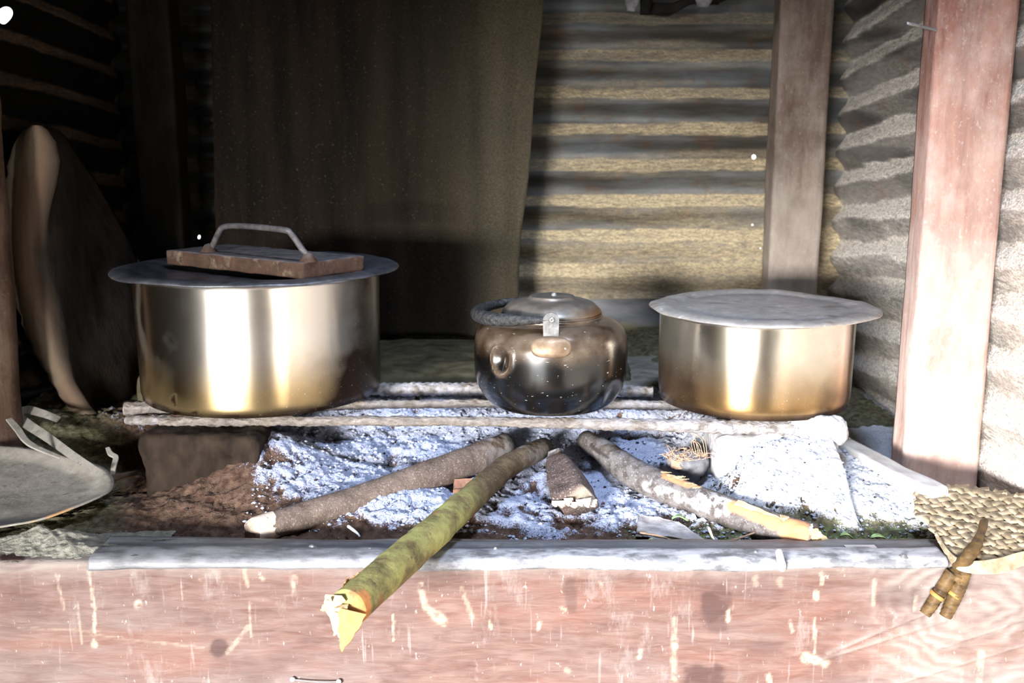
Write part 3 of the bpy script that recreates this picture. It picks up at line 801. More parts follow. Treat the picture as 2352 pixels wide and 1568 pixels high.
# handled block on the large lid -----------------------------------
M = Mat('rusty_block')
g = M.noise(45, 8, (1, 1, 1), 0.32, 0.68, 0.7)
c = M.mix(g, (0.03, 0.016, 0.011), (0.085, 0.046, 0.030))
c = M.mix(M.noise(26, 7, (1, 1, 1), 0.55, 0.68, 0.7), c, (0.16, 0.125, 0.095))
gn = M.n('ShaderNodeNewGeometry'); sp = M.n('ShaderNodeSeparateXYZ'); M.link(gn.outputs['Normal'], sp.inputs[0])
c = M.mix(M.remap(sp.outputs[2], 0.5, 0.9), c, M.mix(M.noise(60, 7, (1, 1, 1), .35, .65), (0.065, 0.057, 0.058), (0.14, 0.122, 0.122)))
m_block = M.out(c, 0.85, 0, g, 0.6, 0.002)
m_rod = m_simple('handle_iron', (0.06, 0.055, 0.058), (0.15, 0.14, 0.145), 80, 0.55, 0.35, 0.4)
zb = C1[2] + H1 + 0.0065 - 0.0055
pA = P(383, 617, h=HG - H1 - .001); pB = P(696, 653, h=HG - H1 - .001)
e1 = np.array([pB[0] - pA[0], pB[1] - pA[1], 0]); L = np.linalg.norm(e1); e1 /= L
e2 = np.array([-e1[1], e1[0], 0]); W_ = 0.125; TH = 0.0235
blk = thing('handled_block', 'rusty brown rectangular block with a bent rod handle on the large lid', 'lid weight')
v, f = box((0, 0, 0), (L, W_, TH), (50, 26, 8), 0.0010, 60, 4, rnd=0.0025)
v = v[:, :1] * e1 + v[:, 1:2] * e2 + np.stack([0 * v[:, 0], 0 * v[:, 0], v[:, 2]], 1) + np.array([pA[0], pA[1], zb + 0.007])
mesh('block', v, f, m_block, blk)
ztop = zb + 0.007 + TH
fa = P(480, 578, h=ZC - ztop); fb = P(709, 600, h=ZC - ztop)
hc = [fa + [0, 0, .000], fa + [.006, 0, .009], fa + [.020, -.012, .030], fa + [.032, -.02, .0405], (fa * 0.62 + fb * 0.38) + [0, 0, .044], fb + [-.040, .02, .0435], fb + [-.026, .012, .038], fb + [-.010, .003, .018], fb + [-.001, 0, .008], fb + [0, 0, 0]]
v, f, _, _ = tube(hc, [.0050, .0045, .0045, .0045, .0045, .0045, .005], 90, 14, 0.0006, 120, 3); h_ob = mesh('handle', v, f, m_rod, blk)
for q in (fa, fb):
    v, f, _ = lathe([(.013, 0), (.0125, .002), (.009, .006), (.0065, .011), (.0001, .013)], q, 24)
    v += 0.0010 * fbm(v * 90, 3, 2)[:, None]; mesh('weld', v, f, m_block, h_ob)
base(blk, (pA[0], pA[1], zb + .007))

# ------------------------------------------------------------------ kettle
CK = (0.059, 1.494, ZC - HG)
M = Mat('kettle_enamel')
sm = M.noise(26, 6, (1, 1, 1), 0.35, 0.65)
c = M.mix(M.attr('tint'), (0.0030, 0.0028, 0.0028), M.mix(sm, (0.05, 0.026, 0.013), (0.17, 0.13, 0.095)))
spk = M.noise(300, 3, (0.5, 0.5, 1.5), 0.69, 0.72)
c = M.mix(M.math('MULTIPLY', spk, M.remap(sm, 0, 1, .2, 1)), c, (0.6, 0.58, 0.55))
M.out(c, M.fmix(M.attr('tint'), 0.21, 0.30), M.fmix(M.attr('tint'), 0.0, 0.40), sm, 0.03, 0.001, 0.7)
M.b.inputs['Coat Weight'].default_value = 0.1; M.b.inputs['Coat Roughness'].default_value = 0.16
m_ket = M.m
ket = thing('kettle', 'soot black round kettle with folded wire handle between the two pots', 'kettle')
kp = [(0.0005, 0.0), (0.060, 0.0), (0.084, 0.001), (0.094, 0.006), (0.104, 0.018), (0.1115, 0.032), (0.1155, 0.050), (0.1165, 0.068), (0.1163, 0.088), (0.1145, 0.105), (0.1095, 0.1175), (0.1015, 0.1250), (0.092, 0.1290), (0.083, 0.1312), (0.0765, 0.1325), (0.0755, 0.137), (0.0765, 0.139), (0.074, 0.139), (0.072, 0.134), (0.0005, 0.130)]
kr = resample([(a, 0, b) for a, b in kp], 110)[:, [0, 2]]; kr[:, 0] = np.maximum(kr[:, 0], 0.0004)
v, f, th = lathe([tuple(q) for q in kr], CK, 160)
az = np.arctan2(v[:, 0] - CK[0], -(v[:, 1] - CK[1])); zz = v[:, 2] - CK[2]
# the round dented ring on the left front of the body
dx = (az + 0.70) * 0.116; dz = zz - 0.088
rd = np.hypot(dx, dz * np.where(dz < 0, .72, 1.0))
dn = -0.0075 * sstep(0.0175, 0.003, rd) + 0.0030 * np.exp(-((rd - 0.0185) / 0.0026) ** 2)
dn += -0.006 * np.exp(-(((az - 0.95) / 0.16) ** 2 + ((zz - 0.028) / 0.018) ** 2)) - 0.0015 * np.exp(-(((az - 0.42) / .05) ** 2 + ((zz - .113) / .004) ** 2))
dn += -0.002 * np.exp(-(((az + 0.45) / 0.2) ** 2 + ((zz - 0.112) / 0.008) ** 2))
v[:, 0] += dn * np.sin(az); v[:, 1] -= dn * np.cos(az)
n = fbm(v * 24, 4, 7)
tint = 0.95 * sstep(0.080, 0.112, zz + 0.014 * n + 0.006 * np.cos(az * 2))
tint = np.maximum(tint, 0.9 * sstep(0.005, 0.0, np.abs(rd - 0.0175)))
mesh('body', v, f, m_ket, ket, {'tint': tint})
# lid with its rolled edge and raised disc
lp = [(0.0005, 0.0275), (0.030, 0.0270), (0.034, 0.0255), (0.037, 0.0225), (0.050, 0.0205), (0.062, 0.0165), (0.070, 0.0100), (0.0735, 0.0060), (0.0750, 0.0030), (0.0735, 0.0005), (0.0700, -0.0005), (0.0005, -0.0005)]
lp = resample([(a, 0, b) for a, b in lp], 60)[:, [0, 2]]; lp[:, 0] = np.maximum(lp[:, 0], 0.0004)
v, f, th = lathe([tuple(q) for q in lp], (CK[0] + 0.001, CK[1], CK[2] + 0.1395), 120)
az = np.arctan2(v[:, 0] - CK[0], -(v[:, 1] - CK[1])); zl = v[:, 2] - CK[2] - 0.1395
tint = 0.75 + 0.25 * sstep(0, 0.6, az) + 0 * zl
M = Mat('kettle_lid_dull')
g = M.noise(40, 7, (1, 1, 1), 0.3, 0.7)
c = M.mix(g, (0.10, 0.088, 0.075), (0.24, 0.205, 0.17)); c = M.mix(M.attr('tint'), c, (0.17, 0.085, 0.035))
m_kl = M.out(c, 0.42, 0.5, g, 0.15, 0.001)
kl = mesh('lid', v, f, m_kl, ket, {'tint': sstep(0.3, 1.2, az) * sstep(0.018, 0.006, zl)})
v, f, _ = lathe([(.0001, .005), (.003, .0045), (.004, .002), (.0045, 0)], (CK[0] + .004, CK[1] - .004, CK[2] + .1395 + .0272), 20); mesh('knob_rivet', v, f, m_grey_metal, kl)
# ear plates and lugs, front and rear
m_ear = m_simple('ear_plate', (0.12, 0.075, 0.045), (0.30, 0.22, 0.15), 50, 0.45, 0.4, 0.25)
m_lug = m_simple('lug_metal', (0.12, 0.12, 0.122), (0.26, 0.26, 0.262), 60, 0.42, 0.6, 0.2)
def ear(sgn):
    cx_, cz = CK[0] - 0.004 * sgn, CK[2] + 0.1085
    ring = 40; pv = []; ext = []
    hw, hh_ = 0.0285, 0.0138
    for k in range(ring):
        a = 2 * math.pi * k / ring
        ca, sa = math.cos(a), math.sin(a)
        ext.append((hw * math.copysign(abs(ca) ** 0.55, ca), hh_ * math.copysign(abs(sa) ** 0.75, sa)))
    pts = []; 
    layers = ((0.0, 1.0), (0.0022, 1.0), (0.0034, 0.90), (0.0038, 0.5), (0.0038, 0.001))
    for (d_, s_) in layers:
        for (ex, ez) in ext:
            x_, z_ = ex * s_, ez * s_
            zl_ = cz - CK[2] + z_
            rb = np.interp(zl_, kr[20:80, 1], kr[20:80, 0])
            yy = -sgn * (math.sqrt(max(rb * rb - x_ * x_, 1e-6)) + d_ - 0.0006)
            pts.append((cx_ + x_, CK[1] + yy, cz + z_))
    fc = []
    for l in range(len(layers) - 1):
        for k in range(ring):
            a = l * ring + k; b = l * ring + (k + 1) % ring
            fc.append((a, b, b + ring, a + ring))
    e = mesh('ear_plate', pts, fc, m_ear, ket)
    for s_ in (-1, 1):
        y0 = math.sqrt(0.107 ** 2 - 0.019 ** 2) + 0.003
        v, f, _ = lathe([(.0034, 0), (.0030, .0014), (.0018, .0024), (.0001, .0026)], (0, 0, 0), 16)
        v = np.stack([v[:, 0], -v[:, 2] * sgn, v[:, 1]], 1) + [cx_ + s_ * 0.019, CK[1] - sgn * (y0 + 0.0045), cz - 0.002]
        mesh('rivet', v, f, m_grey_metal, e)
    # upright lug the handle turns in
    yl = CK[1] - sgn * 0.101
    lg = []
    for y_ in (-.0022, .0022):
        for k in range(24):
            a = math.pi * k / 23
            lg.append((cx_ + .0115 * math.cos(a), yl + y_, cz + 0.037 + .0115 * math.sin(a)))
        lg += [(cx_ - .0105, yl + y_, cz + 0.008), (cx_ + .0105, yl + y_, cz + 0.008)]
    nn = 26; fc = [tuple(range(nn))[::-1], tuple(range(nn, 2 * nn))] + [(k, (k + 1) % nn, nn + (k + 1) % nn, nn + k) for k in range(nn)]
    l_ = mesh('lug', lg, fc, m_lug, ket, smooth=False)
    v, f, _ = lathe([(.0046, 0), (.0042, .0018), (.0022, .0030), (.0012, .0022), (.0001, .0012)], (0, 0, 0), 18)
    v = np.stack([v[:, 0], -v[:, 2] * sgn, v[:, 1]], 1) + [cx_ + .001, yl - sgn * .0022, cz + 0.038]
    mesh('pivot', v, f, m_grey_metal, l_)
    return np.array([cx_, yl, cz + 0.038])
e_f = ear(1); e_r = ear(-1)
# bail handle folded down to the left
m_bail = m_simple('black_handle', (0.010, 0.010, 0.010), (0.060, 0.060, 0.062), 160, 0.5, 0.0, 0.9, (1, 1, 1), 0.002, 0.3)
pts = []
for k in range(17):
    a = math.pi * k / 16
    x_ = CK[0] - 0.004 - 0.107 * math.sin(a) ** 0.8 ; y_ = CK[1] - 0.098 * math.cos(a)
    z_ = CK[2] + 0.146 - 0.006 * math.sin(a)
    pts.append((x_, y_, z_))
v, f, t, a_ = tube(pts, [.005, .0115, .0120, .0105, .0090, .0080, .004], 110, 16, 0.0008, 90, 5, 0.85)
mesh('handle', v, f, m_bail, ket)
# flat grip tab standing off the rear of the handle
q0 = P(1215, 685, Y=1.585); q1 = P(1287, 672, Y=1.585)
v, f = box((0, 0, 0), (0.052, 0.016, 0.0045), (12, 6, 3), 0.0004, 90, rnd=0.0015)
ax = (q1 - q0) / np.linalg.norm(q1 - q0)
v = q0 + v[:, :1] * ax + v[:, 1:2] * np.array([0, -0.8, 0.0]) + v[:, 2:3] * np.array([0, 0, 1]) + [0, 0, -.006]
mesh('handle_end', v, f, m_bail, ket)
# spout on the far side
v, f, _, _ = tube([(CK[0] + 0.02, CK[1] + .100, CK[2] + .055), (CK[0] + .025, CK[1] + .135, CK[2] + .075), (CK[0] + .03, CK[1] + .160, CK[2] + .108)], [.022, .016, .011], 24, 20)
mesh('spout', v, f, m_ket, ket, {'tint': np.zeros(len(v)) + .1})
base(ket, CK)

# ------------------------------------------------------------------ firewood
def bark_mat(name, a, b, dusty, bare, green=None, extra=0.5):
    M = Mat(name)
    g = M.noise(70, 8, (1, 1, 1), 0.32, 0.68, 0.7)
    big = M.noise(14, 5, (1, 1, 1), 0.38, 0.62)
    c = M.mix(g, a, b)
    c = M.mix(M.math('MULTIPLY', big, 0.5), c, tuple(x * .6 for x in a))
    if green is not None:
        c = M.mix(M.math('MULTIPLY', M.attr('green'), M.remap(M.noise(26, 7, (1, 1, 1), 0.38, 0.58, .65), 0, 1, .15, 1)), c, green)
        c = M.mix(M.math('MULTIPLY', M.attr('green'), M.noise(34, 4, (1, 1, 1), 0.60, 0.68)), c, (0.22, 0.12, 0.06))
        c = M.mix(M.math('MULTIPLY', M.attr('green'), M.noise(60, 4, (1, 1, 1), 0.64, 0.70)), c, (0.05, 0.05, 0.025))
    d = M.noise(420, 5, (1, 1, 1), 0.56, 0.68)
    c = M.mix(M.math('MULTIPLY', d, extra), c, dusty)
    c = M.mix(M.math('MULTIPLY', M.attr('ash'), M.noise(80, 6, (1, 1, 1), .4, .55)), c, (0.50, 0.50, 0.53))
    bc = M.mix(M.noise(80, 6, (0.4, 1, 1), 0.3, 0.7), bare, tuple(min(1, x * 1.35) for x in bare))
    c = M.mix(M.attr('bare'), c, bc)
    c = M.mix(M.attr('char'), c, (0.02, 0.017, 0.015))
    return M.out(c, 0.85, 0, g, 0.6, 0.002, 0.15)
m_barkA = bark_mat('grey_bark', (0.085, 0.060, 0.048), (0.19, 0.145, 0.122), (0.36, 0.33, 0.32), (0.62, 0.50, 0.40))
m_barkB = bark_mat('green_bark', (0.055, 0.036, 0.023), (0.145, 0.105, 0.062), (0.28, 0.25, 0.17), (0.36, 0.16, 0.06), (0.34, 0.33, 0.12), 0.3)
m_barkC = bark_mat('ashy_bark', (0.060, 0.050, 0.046), (0.135, 0.115, 0.11), (0.40, 0.39, 0.39), (0.46, 0.22, 0.11), None, 0.45)
m_fresh = m_simple('fresh_wood', (0.46, 0.33, 0.17), (0.66, 0.52, 0.32), 80, 0.7, stretch=(1, 1, .4))
m_palewood = m_simple('pale_cut_wood', (0.38, 0.30, 0.245), (0.60, 0.51, 0.44), 80, 0.75)

def surf(V, px, py, lift=0.0):
    """nearest visible point of a mesh at a photo pixel"""
    a, b = proj(V); d = np.hypot(a - px, b - py); near = np.where(d < d.min() + 5)[0]
    return V[near[np.argmin(V[near, 1])]] + np.array([0, 0, lift])
def paint(V, specs, seed=1, amp=0.35, sc_=70):
    out = np.zeros(len(V)); n = fbm(V * sc_, 3, seed)
    for a, b, w, k in specs:
        out = np.maximum(out, k * sstep(1.1, 0.75, seg_dist(V, np.array(a, float), np.array(b, float)) / w + amp * n))
    return out
# A: left stick
ptsA = [P(612, 1210, h=.489), P(800, 1154, h=.480), P(970, 1097, h=.466), P(1080, 1058, h=.456), P(1162, 1022, h=.449)]
logA = thing('firewood_stick', 'grey brown stick with pale cut end lying left under the grate', 'firewood', 'firewood sticks')
v, f, t, a = tube(ptsA, [.0180, .0185, .0195, .0215, .0225, .0220, .0190], 220, 40, 0.0022, 40, 4)
kn = P(762, 1187, h=.478) + [0, -.014, 0]
v -= 0
mesh('bark', v, f, m_barkA, logA, {'bare': 0.0 * t, 'char': np.maximum(sstep(.93, 1, t), paint(v, [(kn, kn + [.002, 0, 0], .008, .75)])), 'ash': sstep(.75, 1, t) * .5})
# its pale end, cut with a ragged lip
eA = ptsA[0]; dA = (ptsA[0] - ptsA[1]); dA /= np.linalg.norm(dA)
v, f, t, a = tube([eA + dA * -.012, eA + dA * .004, eA + dA * .019], [.0178, .0176, .0172], 30, 40, 0.0012, 60, 9)
v += dA * ((t > .6) * (t - .6) * (0.016 * np.sin(a * 1 + 2.4) + 0.004 * np.sin(5 * a)))[:, None]
mesh('cut_end', v, f, m_palewood, logA)
base(logA, tuple(eA))
# B: greenish stick reaching over the beam
ptsB = [P(800, 1395, h=.462), P(870, 1332, h=.459), P(985, 1232, h=.4585), P(1060, 1165, h=.456), P(1150, 1082, h=.450), P(1200, 1052, h=.449), P(1250, 1026, h=.449)]
logB = thing('firewood_stick', 'yellow green stick with splintered end poking out over the beam', 'firewood', 'firewood sticks')
v, f, t, a = tube(ptsB, [.0200, .0205, .0200, .0190, .0175, .0165, .0150], 260, 40, 0.0016, 40, 14)
eB = ptsB[0]; dB = ptsB[0] - ptsB[1]; dB /= np.linalg.norm(dB)
mesh('bark', v, f, m_barkB, logB, {'green': sstep(.60, .44, t + .08 * fbm(v * 30, 3, 4)) * .95, 'bare': paint(v, [(surf(v, 800, 1372), surf(v, 840, 1368), .009, 1.0), (surf(v, 815, 1420), surf(v, 845, 1395), .010, 1.)], 3),
                               'char': sstep(.90, 1, t), 'ash': sstep(.7, 1, t) * .3})
# splintered end: bare wedges and shards
def wedge(p0, d, side, w0, l, th__, seed):
    d = np.array(d, float); d /= np.linalg.norm(d); side = np.array(side, float); side -= d * (side @ d); side /= np.linalg.norm(side)
    nr = np.cross(d, side); V = []; nseg = 8
    for i in range(nseg + 1):
        k = i / nseg; w = w0 * (1 - k ** 1.4) + 0.0006; tt = th__ * (1 - 0.8 * k)
        jit = 0.0008 * math.sin(seed * 3 + i * 2.1)
        for (sx, sz) in ((-1, -1), (1, -1), (1, 1), (-1, 1)):
            V.append(p0 + d * (l * k) + side * (sx * w + jit) + nr * (sz * tt))
    Fc = [(3, 2, 1, 0), tuple(nseg * 4 + q for q in range(4))]
    for i in range(nseg):
        for j in range(4):
            Fc.append((i * 4 + j, i * 4 + (j + 1) % 4, i * 4 + 4 + (j + 1) % 4, i * 4 + 4 + j))
    return np.array(V), Fc
down = np.array([0.0, -0.15, -1.0]); m_bare = m_simple('orange_inner_wood', (0.30, 0.145, 0.055), (0.46, 0.26, 0.12), 70, 0.7)
tip = P(781, 1468, Y=eB[1] - .004)
dt = tip - (eB + [-.012, -.004, 0]); 
w1 = wedge(eB + np.array([-.010, -.006, .004]), dt, (1, 0, 0), .010, np.linalg.norm(dt) + .004, .004, 1)
w2 = wedge(eB + np.array([-.013, .002, .010]), dB + [-.2, 0, -.55], (0, 1, .3), .012, .018, .004, 2)
w3 = wedge(eB + np.array([-.016, -.006, .008]), dB + [-.4, 0, -.2], (0, .3, 1), .005, .014, .0025, 3)
w4 = wedge(eB + np.array([-.006, -.010, -.002]), dB + [0, 0, -1.2], (1, 0, 0), .007, .022, .003, 4)
v, f = join([w1, w2, w3, w4]); mesh('splintered_end', v, f, m_fresh, logB, smooth=False)
w5 = wedge(eB + np.array([.006, -.010, .000]), dt * .6 + dB * .02, (1, .2, 0), .013, .040, .004, 5)
v, f = w5; mesh('inner_wood', v, f, m_bare, logB, smooth=False)
q = P(800, 1335, h=.452)
v, f = join([wedge(q, P(770, 1370, h=.452) - q, (0, 0, 1), .004, .022, .001, 3), wedge(q + [.012, .01, .003], q - (q + [.012, .01, .003]), (0, 0, 1), .003, .018, .001, 6)])
mesh('bark_flake', v, f, m_bare, logB, smooth=False)
base(logB, tuple(eB))
# C: right stick
ptsC = [P(1868, 1237, h=.489), P(1778, 1212, h=.487), P(1608, 1152, h=.478), P(1472, 1096, h=.464), P(1400, 1046, h=.452), P(1345, 1010, h=.446)]
logC = thing('firewood_stick', 'ash dusted stick with peeled orange patches lying right under the grate', 'firewood', 'firewood sticks')
v, f, t, a = tube(ptsC, [.0190, .0200, .0205, .0205, .0215, .0215, .0200, .0170, .0150], 240, 40, 0.0022, 38, 24)
S = lambda x_, y_, l=0: surf(v, x_, y_, l)
VC = v
pk = [(S(1535, 1088), S(1580, 1108), .0085, 1.0), (S(1560, 1082), S(1600, 1100), .006, 1.0), (S(1682, 1155), S(1775, 1195), .0100, 1.0),
      (S(1815, 1212), S(1880, 1245), .0190, 1.0)]
mesh('bark', v, f, m_barkC, logC, {'bare': paint(v, pk, 5, 0.25), 'char': sstep(.94, 1, t) + paint(v, [(S(1352, 1020), S(1390, 1050), .0035, .8)], 6), 'ash': np.maximum(paint(v, [(S(1480, 1110), S(1640, 1175), .008, .6), (S(1615, 1135), S(1665, 1155), .012, .9)], 8, .5), .12)})
dC = ptsC[0] - ptsC[1]; dC /= np.linalg.norm(dC)
sh = []
for k, (ox, oy, oz, w, l) in enumerate(((-.004, -.006, -.004, .010, .014), (.004, .004, -.002, .011, .022), (0, 0, .006, .008, .012), (-.002, .006, -.008, .009, .020))):
    sh.append(wedge(ptsC[0] + np.array([ox, oy, oz]), dC + [0, 0, .1 * (k - 1)], (0, 1, .2 * k), w, l, .0045, k + 3))
v, f = join(sh); mesh('splintered_end', v, f, m_fresh, logC, smooth=False)
sh = []
for k in range(11):
    q = surf(VC, 1518 + 7.5 * k + random.uniform(-5, 5), 1074 + 3.4 * k + random.uniform(-6, 10), -.0002)
    sh.append(wedge(q, np.array([.95, random.uniform(-.2, .2), random.uniform(-.15, .12)]), (0, 1, 0), random.uniform(.0015, .003), random.uniform(.006, .016), .0006, k))
v, f = join(sh); mesh('raised_splinters', v, f, m_fresh, logC, smooth=False)
q = surf(VC, 1690, 1150, .001); e = surf(VC, 1790, 1190, .002)
v, f = join([wedge(q, e - q, (0, 1, .3), .004, np.linalg.norm(e - q), .0012, 2), wedge(e, np.array([1, 0, .15]), (0, 1, 0), .005, .010, .003, 4)])
mesh('peeled_sliver', v, f, m_fresh, logC, smooth=False)
v, f = join([wedge(surf(VC, 1862, 1222, .001), np.array([1, .2, .5]), (0, 1, 0), .005, .012, .003, 2), wedge(surf(VC, 1866, 1222, .001), np.array([.2, 0, 1.]), (1, 0, 0), .002, .010, .001, 5)])
mesh('loose_chip', v, f, m_fresh, logC, smooth=False)
base(logC, tuple(ptsC[0]))
# D: charred stub
stub = thing('charred_stub', 'short charred wood stub standing between the sticks in the middle', 'firewood')
ang = lambda a: 1.0 / max(abs(math.cos(a)) ** 1.0, abs(math.sin(a)) * .95) * 0.86 if True else 1
pD = [P(1322, 1152, h=.478), P(1305, 1105, h=.470), P(1285, 1062, h=.460), P(1278, 1040, h=.452)]
v, f, t, a = tube(pD, [.0290, .0290, .0240, .0150, .0110], 60, 32, 0.0025, 40, 44, 0.75, sharp=lambda a: 1.0 / max(abs(math.cos(a - .5)), abs(math.sin(a - .5)) * .92) * 0.88)
M_ = bark_mat('charred_bark', (0.045, 0.032, 0.03), (0.15, 0.105, 0.09), (0.45, 0.42, 0.42), (0.66, 0.58, 0.45))
mesh('bark', v, f, M_, stub, {'bare': paint(v, [(P(1355, 1140, h=.47), P(1366, 1165, h=.476), .012, .5)], 5), 'char': .15 * sstep(.3, 1, t), 'ash': sstep(.7, .95, t) * .8})
sh = []
for k in range(7):
    q = P(1278 + 14 * k, 1156 + (3 if k % 2 else 0), h=.476)
    sh.append(wedge(q + [0, .004, 0.002 * (k % 3)], np.array([.15 * (k - 3) / 3, -1, -.25]), (1, 0, .1), .0055, .010 + .005 * ((k * 7) % 3) / 2, .003 + .0015 * (k > 4), k))
v, f = join(sh); mesh('broken_end', v, f, m_palewood, stub, smooth=False)
base(stub, tuple(pD[0]))
# coconut husk with fibres
husk = thing('coconut_husk', 'charred round husk with tangled orange brown fibres near the right pot', 'coconut husk')
cH = P(1580, 1062, h=.452)
v, f, th = lathe([(0.0003, -.026), (.014, -.024), (.024, -.016), (.0305, -.004), (.031, .004), (.027, .013), (.018, .018), (.0003, .019)], (0, 0, 0), 48)
v = v * [1.0, .8, .9]; v += (v / (np.linalg.norm(v, axis=1, keepdims=True) + 1e-6)) * (.004 * fbm(v * 45, 4, 5))[:, None]
mesh('shell', v + cH, f, m_simple('charred_shell', (0.035, 0.034, 0.038), (0.24, 0.24, 0.26), 45, 0.85), husk)
parts = []
for k in range(230):
    a = random.uniform(0, 6.28); r = .027 * math.sqrt(random.random())
    p0 = cH + [r * math.cos(a) - .006, r * .6 * math.sin(a) - .006, .008 + .004 * random.random()]
    le = random.uniform(.008, .022); 
    d = np.array([random.gauss(-.1, .8), random.gauss(-.4, .5), random.uniform(.1, .9)]); d /= np.linalg.norm(d)
    d2 = np.array([random.gauss(0, .9), random.gauss(0, .5), random.uniform(-.5, .6)]); d2 /= np.linalg.norm(d2)
    v, f, _, _ = tube([p0, p0 + d * le * .5, p0 + d * le * .6 + d2 * le * .5], [.0005, .0004, .0003], 6, 4); parts.append((v, f))
for k in range(7):
    p0 = cH + [.008 + .003 * k, -.01, .012]; h_ = .018 + .012 * random.random()
    v, f, _, _ = tube([p0, p0 + [-.006, 0, h_], p0 + [-.002 - .004 * k, -.004, h_ * 1.35]], [.0005, .0004], 10, 4); parts.append((v, f))
v, f = join(parts); fb_ = mesh('fibres', v, f, m_simple('husk_fibre', (0.38, 0.22, 0.14), (0.70, 0.48, 0.34), 200, 0.8), husk); fb_['kind'] = 'stuff'
v, f, th = lathe([(.026, -.004), (.024, .006), (.015, .012), (.0003, .014)], (0, 0, 0), 40); v = v * [1.05, .8, 1] + [-.004, -.002, .002]; v += (.004 * fbm(v * 120, 3, 5))[:, None]
mesh('fibre_mat', v + cH, f, m_simple('husk_mat', (0.25, 0.15, 0.10), (0.46, 0.31, 0.22), 200, .9, stretch=(1, 1, 3)), husk)
base(husk, tuple(cH - [0, 0, .024]))

# other wood scraps
def slab(name, label, cat, corners, th__, mat, noise=0.001, seed=0, nu=24, nv=12):
    """plate from four corner points (a,b along; d,c opposite), with thickness"""
    a, b, c, d = [np.array(q, float) for q in corners]; V = []
    for side in (0, 1):
        for i in range(nu):
            for j in range(nv):
                u, w = i / (nu - 1), j / (nv - 1)
                p = (a * (1 - u) + b * u) * (1 - w) + (d * (1 - u) + c * u) * w
                V.append(p - np.array([0, 0, th__]) * side)
    V = np.array(V); V += noise * np.stack([fbm(V * 50, 3, seed + k) for k in range(3)], 1)
    n0 = nu * nv; Fc = [tuple(q) for q in grid_faces(nu, nv)] + [tuple(n0 + i for i in q)[::-1] for q in grid_faces(nu, nv)]
    e = [i * nv for i in range(nu)] + [(nu - 1) * nv + j for j in range(1, nv)] + [i * nv + nv - 1 for i in range(nu - 2, -1, -1)] + [j for j in range(nv - 2, 0, -1)]
    for k in range(len(e)): Fc.append((e[k], e[(k + 1) % len(e)], n0 + e[(k + 1) % len(e)], n0 + e[k]))
    o = mesh(name, V, Fc, mat); tag(o, label, cat); return o
M_ = m_simple('ash_covered_bark', (0.24, 0.21, 0.20), (0.46, 0.45, 0.47), 60, .95, bstr=.8)
slab('bark_strip', 'flat ash covered bark strip in front of the right stick', 'bark', [P(1462, 1222, h=.497), P(1635, 1246, h=.497), P(1560, 1200, h=.494), P(1465, 1178, h=.490)], .006, M_, .003, 5)
slab('wood_scrap', 'small rusty brown wood scrap wedged under the left and green sticks', 'wood scrap', [P(1040, 1125, h=.478), P(1085, 1120, h=.478), P(1085, 1098, h=.470), P(1042, 1100, h=.470)], .010, m_simple('red_scrap', (0.20, 0.10, 0.07), (0.33, 0.18, 0.12), 60), .002, 8)
def twig(pts, r, mat, label, cat='twig', name='twig'):
    v, f, _, _ = tube(pts, [r, r * .9, r * .7], 20, 8, r * .3, 80, 3); o = mesh(name, v, f, mat); tag(o, label, cat); return o
m_twig = m_simple('dry_twig', (0.20, 0.13, 0.09), (0.38, 0.27, 0.19), 90)
m_straw = m_simple('straw', (0.62, 0.58, 0.36), (0.82, 0.78, 0.55), 90)
twig([P(1640, 1250, h=.496), P(1690, 1238, h=.494), P(1735, 1222, h=.492)], .0017, m_twig, 'thin brown twig running from the bark strip to the right stick')
twig([P(1628, 1212, h=.484), P(1636, 1232, h=.490), P(1644, 1248, h=.494)], .0018, m_straw, 'short pale straw piece leaning near the thin brown twig', 'straw', 'straw_piece')
twig([P(1470, 1223, h=.490), P(1520, 1232, h=.491), P(1565, 1250, h=.496)], .0013, m_twig, 'fine curved twig on the flat bark strip')
twig([P(800, 1208, h=.490), P(818, 1222, h=.492), P(826, 1232, h=.494)], .0022, m_simple('pale_twig', (.45, .46, .5), (.7, .72, .76), 80), 'short pale ash coated twig beside the left stick')
twig([P(780, 1245, h=.497), P(850, 1243, h=.498), P(905, 1246, h=.498)], .0016, m_simple('tan_twig', (.3, .26, .18), (.5, .44, .33), 80), 'tan dry stalk lying behind the metal strip near the left stick')
m_leafg = m_simple('green_leaf', (0.20, 0.34, 0.12), (0.42, 0.56, 0.30), 90, .6)
for k, (x_, y_, hh_, s_, lab) in enumerate(((1562, 1193, .490, .011, 'curled pale green leaf piece on the ash below the right stick'), (1648, 1246, .497, .004, None), (1500, 1248, .499, .009, 'small green leaf scrap behind the strip in front of the bark'), (2020, 1238, .494, .012, 'green leaf scrap on the soil near the woven fan'), (1945, 1234, .496, .009, 'pale green leaf scrap just right of the broken stick end'))):
    if lab is None: continue
    q = P(x_, y_, h=hh_); v = []; nn = 10
    for i in range(nn):
        t = i / (nn - 1); w = s_ * .35 * math.sin(math.pi * min(1, t + .08)) + .0003
        for j in (-1, 0, 1):
            v.append(q + np.array([s_ * 2 * (t - .5), j * w, .004 * math.sin(t * 4) + .0025 * abs(j)]))
    o = mesh('leaf_scrap', v, grid_faces(nn, 3), m_leafg); tag(o, lab, 'leaf', 'green leaf scraps')
    s = o.modifiers.new('thick', 'SOLIDIFY'); s.thickness = 0.0005

